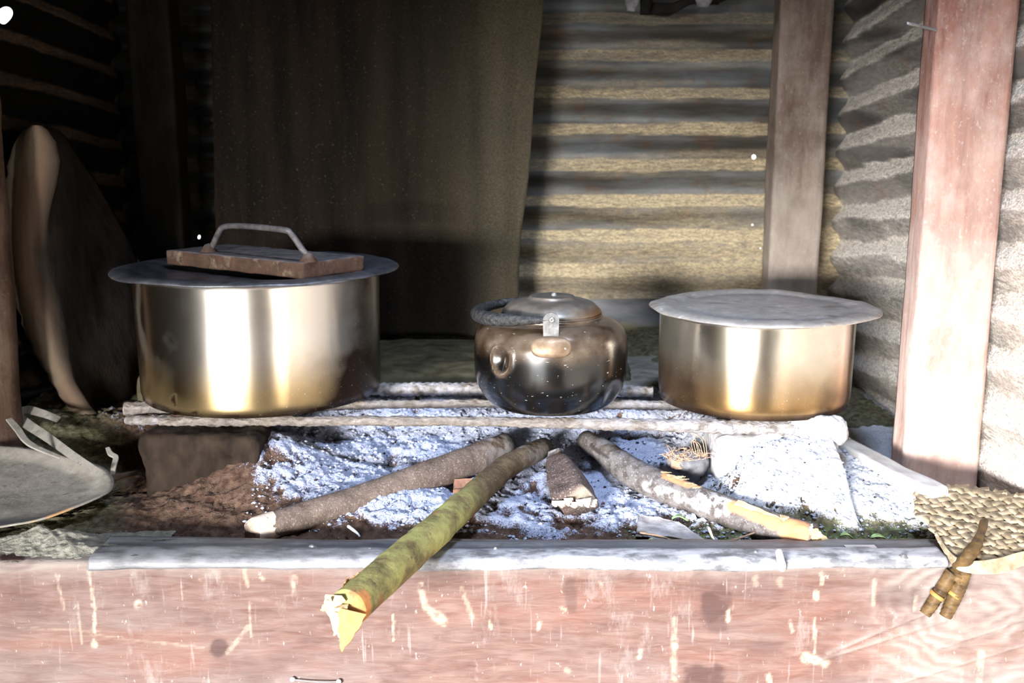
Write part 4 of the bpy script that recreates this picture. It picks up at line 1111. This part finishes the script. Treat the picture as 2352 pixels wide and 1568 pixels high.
# ------------------------------------------------------------------ right side rail
m_rail = m_simple('ashy_rail', (0.28, 0.27, 0.26), (0.50, 0.49, 0.49), 26, .9, bstr=.5, stretch=(1, .4, 1))
a = P(1945, 1040, h=.452); b = P(2115, 1128, h=.462)
e1 = (b - a); Lr = np.linalg.norm(e1); e1 /= Lr; e2 = np.cross((0, 0, 1), e1); e2 /= np.linalg.norm(e2); e3 = np.cross(e1, e2)
v, f = box((-.09, -.014, -.05), (Lr + .03, .020, .016), (60, 12, 12), .003, 28, 7, rnd=.005)
v = a + v[:, :1] * e1 + v[:, 1:2] * e2 + v[:, 2:3] * e3
o = mesh('hearth_rail', v, f, m_rail); tag(o, 'ash whitened wooden rail along the right edge of the hearth', 'rail')

# ------------------------------------------------------------------ posts
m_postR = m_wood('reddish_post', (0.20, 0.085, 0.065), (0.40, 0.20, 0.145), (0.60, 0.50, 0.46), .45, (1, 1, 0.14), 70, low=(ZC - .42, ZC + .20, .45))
m_postB = m_wood('brown_post', (0.115, 0.078, 0.062), (0.22, 0.155, 0.125), (0.36, 0.32, 0.28), .45, (1, 1, 0.14), 70, low=(ZC - .32, ZC + .0, .6))
m_postL = m_wood('sooty_post', (0.004, 0.003, 0.0025), (0.010, 0.007, 0.005), (0.022, 0.016, 0.012), .4, (1, 1, 0.14), 70)
m_postN = m_wood('near_left_post', (0.05, 0.027, 0.019), (0.11, 0.062, 0.044), (0.20, 0.15, 0.11), .45, (1, 1, 0.14), 60)
def post(label, x0, x1, y0, y1, z0, z1, mat, noise, seed, lean=(0, 0), notch=None):
    v, f = box((x0, y0, z0), (x1, y1, z1), (14, 8, 110), 0, 1, 0, rnd=0.004)
    v = v + noise * np.stack([fbm(v * [14, 14, 5], 4, seed + k) for k in range(3)], 1)
    k = (v[:, 2] - z0) / (z1 - z0); v[:, 0] += lean[0] * k; v[:, 1] += lean[1] * k
    if notch: v = notch(v)
    o = mesh('wooden_post', v, f, mat); tag(o, label, 'post'); return o
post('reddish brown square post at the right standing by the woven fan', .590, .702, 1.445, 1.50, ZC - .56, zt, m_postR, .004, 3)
post('grey brown post in the right rear corner behind the smaller pot', .537, .643, 2.085, 2.15, ZC - .53, zt, m_postB, .004, 13)
post('soot black post in the left rear corner', -.765, -.680, 2.07, 2.14, ZC - .46, zt, m_postL, .005, 23)
# leaning post at the left edge of the view
pN = [P(22, 1040, Y=1.56), P(-12, 560, Y=1.56), P(-32, 0, Y=1.56)]
v, f, t, _ = tube([pN[0] + [-.012, 0, -.035], pN[0] + [-.012, 0, 0], pN[1] + [-.008, 0, 0], pN[2] + [-.02, 0, 0], pN[2] + [-.02, 0, .45]], [.036, .034, .030, .026, .026], 110, 28, .005, 16, 3, 1.0, up=(0, 1, 0))
o = mesh('wooden_post', v, f, m_postN); tag(o, 'rough reddish post cut by the left edge beside the curved slab', 'post')
# nail standing out of the right post
v, f, _, _ = tube([P(2082, 53, Y=1.43), P(2120, 62, Y=1.44), P(2162, 72, Y=1.452)], [.0022, .0022, .0022], 10, 10); o = mesh('bent_nail', v, f, m_grey_metal)
tag(o, 'thin grey nail sticking out leftward high on the right post', 'nail')

# ------------------------------------------------------------------ big dark metal sheet
M = Mat('dark_sheet_iron')
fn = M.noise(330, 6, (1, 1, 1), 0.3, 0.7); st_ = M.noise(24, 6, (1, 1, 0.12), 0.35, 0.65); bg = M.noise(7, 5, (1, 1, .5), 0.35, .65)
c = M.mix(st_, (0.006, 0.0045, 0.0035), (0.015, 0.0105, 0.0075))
c = M.mix(M.math('MULTIPLY', M.attr('pale_side'), M.remap(fn, 0, 1, .35, 1)), c, M.mix(bg, (0.070, 0.062, 0.042), (0.105, 0.085, 0.055)))
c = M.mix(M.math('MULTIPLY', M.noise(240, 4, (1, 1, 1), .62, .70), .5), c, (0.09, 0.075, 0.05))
m_sheet = M.out(c, 0.85, 0.0, fn, 0.6, 0.0015, 0.08)
M.holes([holeP(1163, 130, 2.06, .0035, 1.5)])
nu, nz = 90, 130; V = []; pale_side = []
for i in range(nu):
    for j in range(nz):
        s = j / (nz - 1); z_ = ZC - 0.392 + s * (zt - 0.03 - ZC + 0.392)
        e = (z_ - (ZC - .30)) / .55
        xr = 0.021 + .036 * np.clip(e, -.2, 1.6) - 0.010 * math.exp(-((e - .25) / .25) ** 2) + .003 * math.sin(z_ * 17)
        xl_ = -0.617 + .02 * e
        x_ = xl_ + (xr - xl_) * i / (nu - 1)
        y_ = 2.075 - .02 * s + .010 * math.sin(x_ * 30 + z_) * (0.3 + .7 * (i / nu)) + .004 * math.sin(x_ * 83)
        V.append((x_, y_, z_)); pale_side.append(i / (nu - 1))
V = np.array(V); V[:, 1] += .008 * fbm(V * 4, 3, 4)
nn = fbm(V * [9, 1, 2.5], 4, 3)
wr = sstep(-0.42, 0.02, V[:, 0] + .10 * nn) * (0.30 + .5 * sstep(-.18, .05, V[:, 0])) + .35 * sstep(-.12, .03, V[:, 0] + .06 * nn) + .30 * sstep(ZC - .25, ZC - .40, V[:, 2]) * sstep(-.3, 0, V[:, 0])  # paler towards the right edge and the lower right
o = mesh('iron_sheet', V, grid_faces(nu, nz), m_sheet, None, {'pale_side': np.clip(wr, 0, 1)})
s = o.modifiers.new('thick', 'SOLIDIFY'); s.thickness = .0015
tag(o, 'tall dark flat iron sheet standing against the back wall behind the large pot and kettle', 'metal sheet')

# mud ledge behind the grate, left of and behind the kettle
m_ledge = m_simple('olive_mud', (0.035, 0.030, 0.017), (0.105, 0.093, 0.056), 34, .95, bstr=.8)
v, f = box((-.66, 1.70, ZC - .46), (.215, 2.035, ZC - .388), (90, 34, 6), .008, 14, 5, rnd=.018)
o = mesh('mud_ledge', v, f, m_ledge); tag(o, 'low olive brown mud ledge behind the grate bars and kettle', 'ledge')
m_ledge2 = m_simple('grey_mud', (0.11, 0.10, 0.085), (0.25, 0.235, 0.205), 40, .95, bstr=.8)
v, f = box((.150, 1.67, ZC - .46), (.50, 1.93, ZC - .402), (50, 30, 6), .007, 20, 9, rnd=.012)
o = mesh('mud_slab', v, f, m_ledge2); tag(o, 'broken grey mud slab between the kettle and the smaller pot', 'mud slab')

# ------------------------------------------------------------------ curved slab at the left
M = Mat('fibrous_slab')
g = M.noise(42, 8, (1, 1, .35), 0.32, 0.68, .7); bg = M.noise(10, 4, (1, 1, .6), .4, .62)
c = M.mix(g, (0.014, 0.011, 0.009), (0.034, 0.027, 0.022))
ec = M.mix(bg, (0.14, 0.09, 0.062), (0.19, 0.155, 0.11)); ec = M.mix(M.math('MULTIPLY', M.noise(60, 6, (1, 1, 1), .35, .65), .4), ec, (0.14, 0.11, 0.085))
c = M.mix(M.attr('edge'), c, ec)  # edge coloured as if lit, face as if turned from the light
m_slab = M.out(c, .95, 0, g, .6, .003, .05)
rows = [  # py, left px, ridge px, right px
    (288, 78, 96, 112), (300, 52, 110, 140), (325, 34, 128, 160), (370, 20, 138, 185), (420, 12, 130, 215), (500, 10, 112, 262), (570, 15, 100, 300), (640, 22, 104, 335),
    (700, 36, 118, 362), (760, 56, 134, 380), (820, 82, 150, 392), (880, 118, 172, 400), (930, 152, 205, 402), (965, 190, 240, 395), (990, 235, 265, 380)]
rows = np.array(rows, float); nr = 110
R_ = np.stack([np.interp(np.linspace(0, 1, nr), np.linspace(0, 1, len(rows)), rows[:, k]) for k in range(4)], 1)
R_[:, 1] += 3.0 * fbm(np.stack([R_[:, 0] / 17, 0 * R_[:, 0], 0 * R_[:, 0]], 1), 2, 3) + 2.5 * np.sin(R_[:, 0] / 5.2) * (R_[:, 0] > 380)
V = []; edge = []
for py_, l_, m_, r_ in R_:
    L0 = P(l_, py_, Y=1.690); M0 = P(m_, py_, Y=1.640); Q0 = P(r_, py_, Y=1.90)
    loop = []
    for t in np.linspace(0, 1, 14):
        p = L0 * (1 - t) + M0 * t; p = p + np.array([0, -.020 * math.sin(math.pi * t), 0]); loop.append((p, 1.0 - .9 * sstep(.70, 1.0, t)))
    for t in np.linspace(0, 1, 26)[1:]:
        p = M0 * (1 - t) + Q0 * t; p = p + np.array([.006 * math.sin(9 * t + py_ / 90), 0, 0]) ; loop.append((p, 0.0))
    for t in np.linspace(0, 1, 8)[1:]:
        p = Q0 * (1 - t) + (L0 + [-.01, .08, 0]) * t; loop.append((p, 0.0))
    for p, e in loop: V.append(p); edge.append(e)
nl = 14 + 25 + 7; V = np.array(V); V[:, 0] += .004 * fbm(V * [30, 20, 9], 4, 4)
Fc = []
for i in range(nr - 1):
    for j in range(nl):
        a = i * nl + j; b = i * nl + (j + 1) % nl
        Fc.append((a, a + nl, b + nl, b))
Fc += [tuple(range(nl)), tuple((nr - 1) * nl + j for j in range(nl))[::-1]]
edge = np.array(edge)
o = mesh('curved_slab', V, Fc, m_slab, None, {'edge': edge})
tag(o, 'tall rough curved slab leaning against the left wall behind the large pot', 'slab')

# ------------------------------------------------------------------ bent metal scoop at the left front
M = Mat('dusty_tin')
g = M.noise(50, 8, (1, 1, 1), .3, .7, .7)
c = M.mix(g, (0.17, 0.155, 0.135), (0.29, 0.27, 0.24)); c = M.mix(M.noise(90, 5, (1, 1, 1), .60, .70), c, (.14, .12, .10)); c = M.mix(M.attr('rust'), c, (.42, .25, .12))
m_tin = M.out(c, .8, .05, g, .5, .0015)
scp = thing('metal_scoop', 'dust covered bent sheet metal scoop at the left end of the hearth', 'scoop')
out = [(-60, 1040), (0, 1036), (60, 1042), (120, 1052), (170, 1066), (215, 1078), (245, 1092), (261, 1112), (258, 1135), (238, 1152), (205, 1168), (160, 1186), (110, 1204), (60, 1216), (0, 1226), (-60, 1232)]
def hs(x_, y_): return .462 + .016 * (1 - min(1, max(0, (x_ + 60) / 320))) * 0 + .020 * min(1, max(0, (y_ - 1040) / 190))
O = resample([P(x_, y_, h=hs(x_, y_)) for x_, y_ in out], 90)
ctr = P(-40, 1130, h=.478); V = []; nk = 26
for k in range(nk):
    t = k / (nk - 1)
    for q in O:
        p = ctr * (1 - t) + q * t
        p = p + np.array([0, 0, .010 * sstep(.80, 1.0, t) - .004 * (1 - t)]); V.append(p)
V = np.array(V); V[:, 2] += .0015 * fbm(V * 25, 3, 3)
Fc = [tuple(q)[::-1] for q in grid_faces(nk, 90)]
px_, py_ = proj(V)
o = mesh('blade', V, Fc, m_tin, scp, {'rust': sstep(1158, 1176, py_) * sstep(215, 170, px_) * sstep(60, 90, px_) * (fbm(V * 200, 2, 3) > -.2) * np.tile(np.arange(nk) > 0, (90, 1)).T.ravel() * np.repeat(np.linspace(0, 1, nk) > .93, 90)})
s = o.modifiers.new('thick', 'SOLIDIFY'); s.thickness = .002
def ribbon(pts, w, th__, wd, name, parent, mat, n=60):
    C = resample(pts, n); V = []; W = np.interp(np.linspace(0, 1, n), np.linspace(0, 1, len(w)), w); wd = np.array(wd, float)
    for i in range(n):
        d = C[min(i + 1, n - 1)] - C[max(0, i - 1)]; d /= np.linalg.norm(d)
        s_ = wd - d * (wd @ d); s_ /= np.linalg.norm(s_); u = np.cross(d, s_)
        for a_, b_ in ((-1, -1), (1, -1), (1, 1), (-1, 1)): V.append(C[i] + s_ * a_ * W[i] / 2 + u * b_ * th__ / 2)
    Fc = [(3, 2, 1, 0), tuple((n - 1) * 4 + k for k in range(4))]
    for i in range(n - 1):
        for j in range(4): Fc.append((i * 4 + j, i * 4 + (j + 1) % 4, i * 4 + 4 + (j + 1) % 4, i * 4 + 4 + j))
    o = mesh(name, V, Fc, mat, parent, {'rust': np.zeros(len(V))} if mat is m_tin else None, smooth=False)
    b = o.modifiers.new('bev', 'BEVEL'); b.width = .0008; b.segments = 2; return o
# strap: from the blade up to a hooked end
ribbon([P(225, 1082, h=.452), P(170, 1048, h=.448), P(110, 1005, h=.443), P(60, 972, h=.440), P(42, 955, h=.434), P(60, 941, h=.426), P(100, 950, h=.425), P(134, 963, h=.428)], [.008, .012, .014, .016, .017, .015, .012, .010], .003, (.25, .6, .55), 'strap', scp, m_tin)
ribbon([P(128, 962, h=.428), P(140, 952, Y=1.66), P(138, 975, Y=1.66), P(120, 1000, Y=1.66)], [.006, .007, .007, .005], .0025, (.8, .2, .2), 'hook_tip', scp, m_tin, 30)
ribbon([P(258, 1090, h=.464), P(262, 1068, h=.455), P(266, 1050, h=.448), P(254, 1042, h=.445), P(247, 1028, h=.440)], [.007, .008, .008, .008, .006], .003, (.9, .3, .1), 'tab', scp, m_tin, 30)
ribbon([P(20, 962, Y=1.48), P(40, 985, Y=1.46), P(70, 1020, Y=1.44), P(150, 1055, h=.460)], [.009, .011, .010, .006], .003, (.3, .9, .2), 'brace', scp, m_tin, 40)
base(scp, tuple(ctr))

# dry scraps in the dark left corner
m_scrap = m_simple('dry_scrap', (0.09, 0.055, 0.04), (0.17, 0.11, 0.08), 60)
for k, (c4, lab) in enumerate((([(200, 1008), (236, 1012), (240, 972), (222, 962)], 'curled dry brown leaf scrap behind the scoop below the curved slab'),
                               ([(130, 1030), (200, 1035), (190, 1000), (140, 996)], 'flat dry brown bark scrap in the dark corner behind the scoop strap'),
                               ([(262, 1100), (318, 1092), (316, 1080), (268, 1086)], 'narrow brown scrap between the scoop tip and the earthen block'))):
    yy = [1.60, 1.60, 1.64, 1.64] if k < 2 else [1.40, 1.40, 1.43, 1.43]
    slab('dry_scrap', lab, 'dry scrap', [P(x_, y_, Y=yy[i]) for i, (x_, y_) in enumerate(c4)], .004, m_scrap, .003, 3 + k, 10, 6)
# pale dirt heaped on the beam end and along the scoop edge
cD = P(185, 1215, h=.486); V = []
gx = np.linspace(cD[0] - .13, cD[0] + .11, 130); gy = np.linspace(YB0 + .004, YB0 + .135, 70)
GX, GY = np.meshgrid(gx, gy, indexing='ij'); q = np.stack([GX.ravel(), GY.ravel(), 0 * GX.ravel()], 1)
hgt = .018 * np.exp(-(((q[:, 0] - cD[0] + .03) / .055) ** 2 + ((q[:, 1] - YB0 - .075) / .030) ** 2)) + .008 * np.exp(-(((q[:, 0] - cD[0] - .02) / .08) ** 2 + ((q[:, 1] - YB0 - .035) / .02) ** 2))
hgt = hgt * (1 + .5 * fbm(q * 60, 3, 2)) + .002 * fbm(q * 160, 3, 5) - .0025
v = np.stack([q[:, 0], q[:, 1], zb1 + hgt - .012 * sstep(YB1 - .005, YB1 + .03, q[:, 1])], 1); f = grid_faces(130, 70)
o = mesh('dirt_heap', v, f, m_simple('pale_dirt', (0.13, 0.125, 0.10), (0.30, 0.29, 0.25), 110, .95, bstr=.9)); tag(o, 'pale crumbly dirt heaped between the scoop and the beam', 'dirt', kind='stuff')

# ------------------------------------------------------------------ woven fan at the right front
m_weave = m_simple('woven_leaf', (0.17, 0.13, 0.08), (0.42, 0.35, 0.25), 70, .6, bstr=.3, stretch=(1, 1, 1))
fan = thing('woven_fan', 'woven palm leaf fan with a bound forked handle at the right corner', 'hand fan')
HF = .478
poly = np.array([(2098, 1104), (2150, 1112), (2230, 1118), (2300, 1128), (2420, 1150), (2520, 1230), (2480, 1262), (2352, 1278), (2262, 1304), (2190, 1292), (2170, 1262), (2145, 1225), (2120, 1190), (2100, 1185)], float)
def hfan(x_, y_): 
    return .455 + .030 * np.clip((y_ - 1105) / 190, 0, 1.1)
def inside(x_, y_):
    c = False; n = len(poly); j = n - 1
    for i in range(n):
        if (poly[i, 1] > y_) != (poly[j, 1] > y_) and x_ < (poly[j, 0] - poly[i, 0]) * (y_ - poly[i, 1]) / (poly[j, 1] - poly[i, 1]) + poly[i, 0]: c = not c
        j = i
    return c
parts = []
def strips(dirv, spacing, width, amp, ph, order):
    d = np.array(dirv, float); d /= np.linalg.norm(d); nrm = np.array([-d[1], d[0]]); c0 = np.array([2290., 1200.])
    for s in range(-26, 27):
        o_ = c0 + nrm * spacing * s; run = []
        for t in np.arange(-330, 331, 5.0):
            q = o_ + d * t
            if inside(q[0], q[1]): run.append((q, t))
            elif run: emit(run, s, nrm, width, amp, ph, order); run = []
        if run: emit(run, s, nrm, width, amp, ph, order)
def emit(run, s, nrm, width, amp, ph, order):
    if len(run) < 3: return
    V = []
    for (q, t) in run:
        hz = amp * math.sin(t * math.pi / 26.0 + s * math.pi * ph + order * math.pi)
        for e, ez in ((-.5, -.0006), (0, .0006), (.5, -.0002)):
            w = q + nrm * width * e
            V.append(P(w[0], w[1], h=hfan(w[0], w[1]) - hz - ez))
    parts.append((np.array(V), grid_faces(len(run), 3)))
strips((1, .72), 11, 12.5, .0016, 1.0, 0)
strips((1, -.10), 11, 12.0, .0014, .66, 1)
v, f = join(parts); o = mesh('woven_panel', v, f, m_weave, fan, smooth=True)
s = o.modifiers.new('thick', 'SOLIDIFY'); s.thickness = .0007
# stiff folded hem along the front edge
hem = [P(2150, 1228, h=hfan(0, 1228)), P(2180, 1275, h=hfan(0, 1275)), P(2215, 1300, h=.484), P(2290, 1300, h=.484), P(2360, 1280, h=.482), P(2470, 1268, h=.482)]
ribbon(hem, [.008, .010, .014, .018, .016, .012], .0015, (0, .6, .8), 'hem', fan, m_weave, 60)
m_bind = m_simple('brown_binding', (0.028, 0.017, 0.009), (0.13, 0.080, 0.034), 60, .45, bstr=.5, stretch=(1, 1, 2))
YH = YB0 - .012
hp = [P(2262, 1195, h=.455), P(2245, 1245, h=.462), P(2225, 1275, h=.470), P(2205, 1305, Y=YH), P(2192, 1330, Y=YH)]
v, f, t, a_ = tube(hp, [.004, .0065, .0085, .0105, .0115], 60, 20, .0015, 60, 4, .8)
C = resample(hp, 60); ctr_ = np.repeat(C, 20, axis=0); v = ctr_ + (v - ctr_) * (1 + .05 * np.sin(t * 60 + a_))[:, None]
hd = mesh('handle', v, f, m_bind, fan)
v, f, t, a_ = tube([P(2188, 1315, Y=YH), P(2165, 1350, Y=YH), P(2145, 1380, Y=YH), P(2124, 1410, Y=YH - .002)], [.0085, .0080, .0075, .0066], 50, 16, .0010, 60, 7); C = resample([P(2188, 1315, Y=YH), P(2165, 1350, Y=YH), P(2145, 1380, Y=YH), P(2124, 1410, Y=YH - .002)], 50)
v = np.repeat(C, 16, axis=0) + (v - np.repeat(C, 16, axis=0)) * (1 + .04 * np.sin(t * 70 + a_))[:, None]; mesh('prong', v, f, m_bind, hd)
pp = [P(2215, 1310, Y=YH - .003), P(2203, 1345, Y=YH - .003), P(2188, 1380, Y=YH - .003), P(2171, 1415, Y=YH - .004)]
v, f, t, a_ = tube(pp, [.0085, .0085, .0080, .0070], 50, 16, .0010, 60, 9); C = resample(pp, 50)
v = np.repeat(C, 16, axis=0) + (v - np.repeat(C, 16, axis=0)) * (1 + .04 * np.sin(t * 70 + a_))[:, None]; mesh('prong', v, f, m_bind, hd)
for (x_, y_) in ((2152, 1367), (2192, 1365)):
    q = P(x_, y_, Y=YH - .002)
    v, f, _, _ = tube([q + [-.004, 0, -.0018], q + [.004, 0, .0018]], [.0095, .0095], 6, 18, up=(0, 1, 0)); v = q + (v - q) * [1, 1, .9]
    d = np.array([-.35, 0, -.55]); d /= np.linalg.norm(d)
    v, f, _, _ = tube([q - d * .0022, q + d * .0022], [.0092, .0092], 4, 18, up=(0, 1, 0)); mesh('band', v, f, m_simple('amber_band', (.20, .10, .025), (.34, .19, .06), 60, .4), hd)
base(fan, tuple(P(2260, 1200, h=.46)))

# ------------------------------------------------------------------ hanging things at the top
m_black = m_simple('soot_black', (0.006, 0.006, 0.006), (0.02, 0.018, 0.017), 40, .8)
m_cloth = m_simple('greyed_cloth', (0.12, 0.12, 0.125), (0.30, 0.30, 0.31), 60, .9)
hg = thing('hanging_bundle', 'soot black bundle hanging into view at the top of the back wall', 'bundle')
v, f = box(P(1478, 27, Y=2.10), P(1665, 4, Y=2.10) + [0, .06, .0], (16, 6, 6), .006, 25, 3, rnd=.004)
v[:, 2] += .02 * sstep(-.2, .5, (v[:, 0] - P(1560, 0, Y=2.1)[0]) / .1) 
mesh('wrapped_body', np.vstack([v]), f, m_black, hg)
v, f, _, _ = tube([P(1480, 30, Y=2.09), P(1485, 0, Y=2.09), P(1490, -60, Y=2.1), P(1490, -200, Y=2.1)], [.010, .012, .012, .010], 30, 12, .003, 50, 3); mesh('strap', v, f, m_black, hg)
v, f, _, _ = tube([P(1660, 0, Y=2.12), P(1660, -60, Y=2.12), P(1655, -200, Y=2.12)], [.012, .012, .010], 30, 12, .003, 50, 3); mesh('strap', v, f, m_black, hg)
base(hg, tuple(P(1560, 20, Y=2.1)))
for (x_, y_, w_, lab) in ((1450, 26, .016, 'grey cloth rag tied left of the hanging black bundle'), (1613, 16, .018, 'crumpled pale grey cloth rag hanging below the black bundle')):
    q = P(x_, y_, Y=2.075)
    v, f, t, a_ = tube([q, q + [.001, 0, .02], q + [-.003, .005, .06], q + [0, .01, .16]], [w_ * .6, w_, w_ * 1.1, w_ * .9], 40, 20, .006, 60, int(x_), .6, up=(0, 1, 0))
    o = mesh('cloth_rag', v, f, m_cloth); tag(o, lab, 'rag', 'rags hanging at the roof')
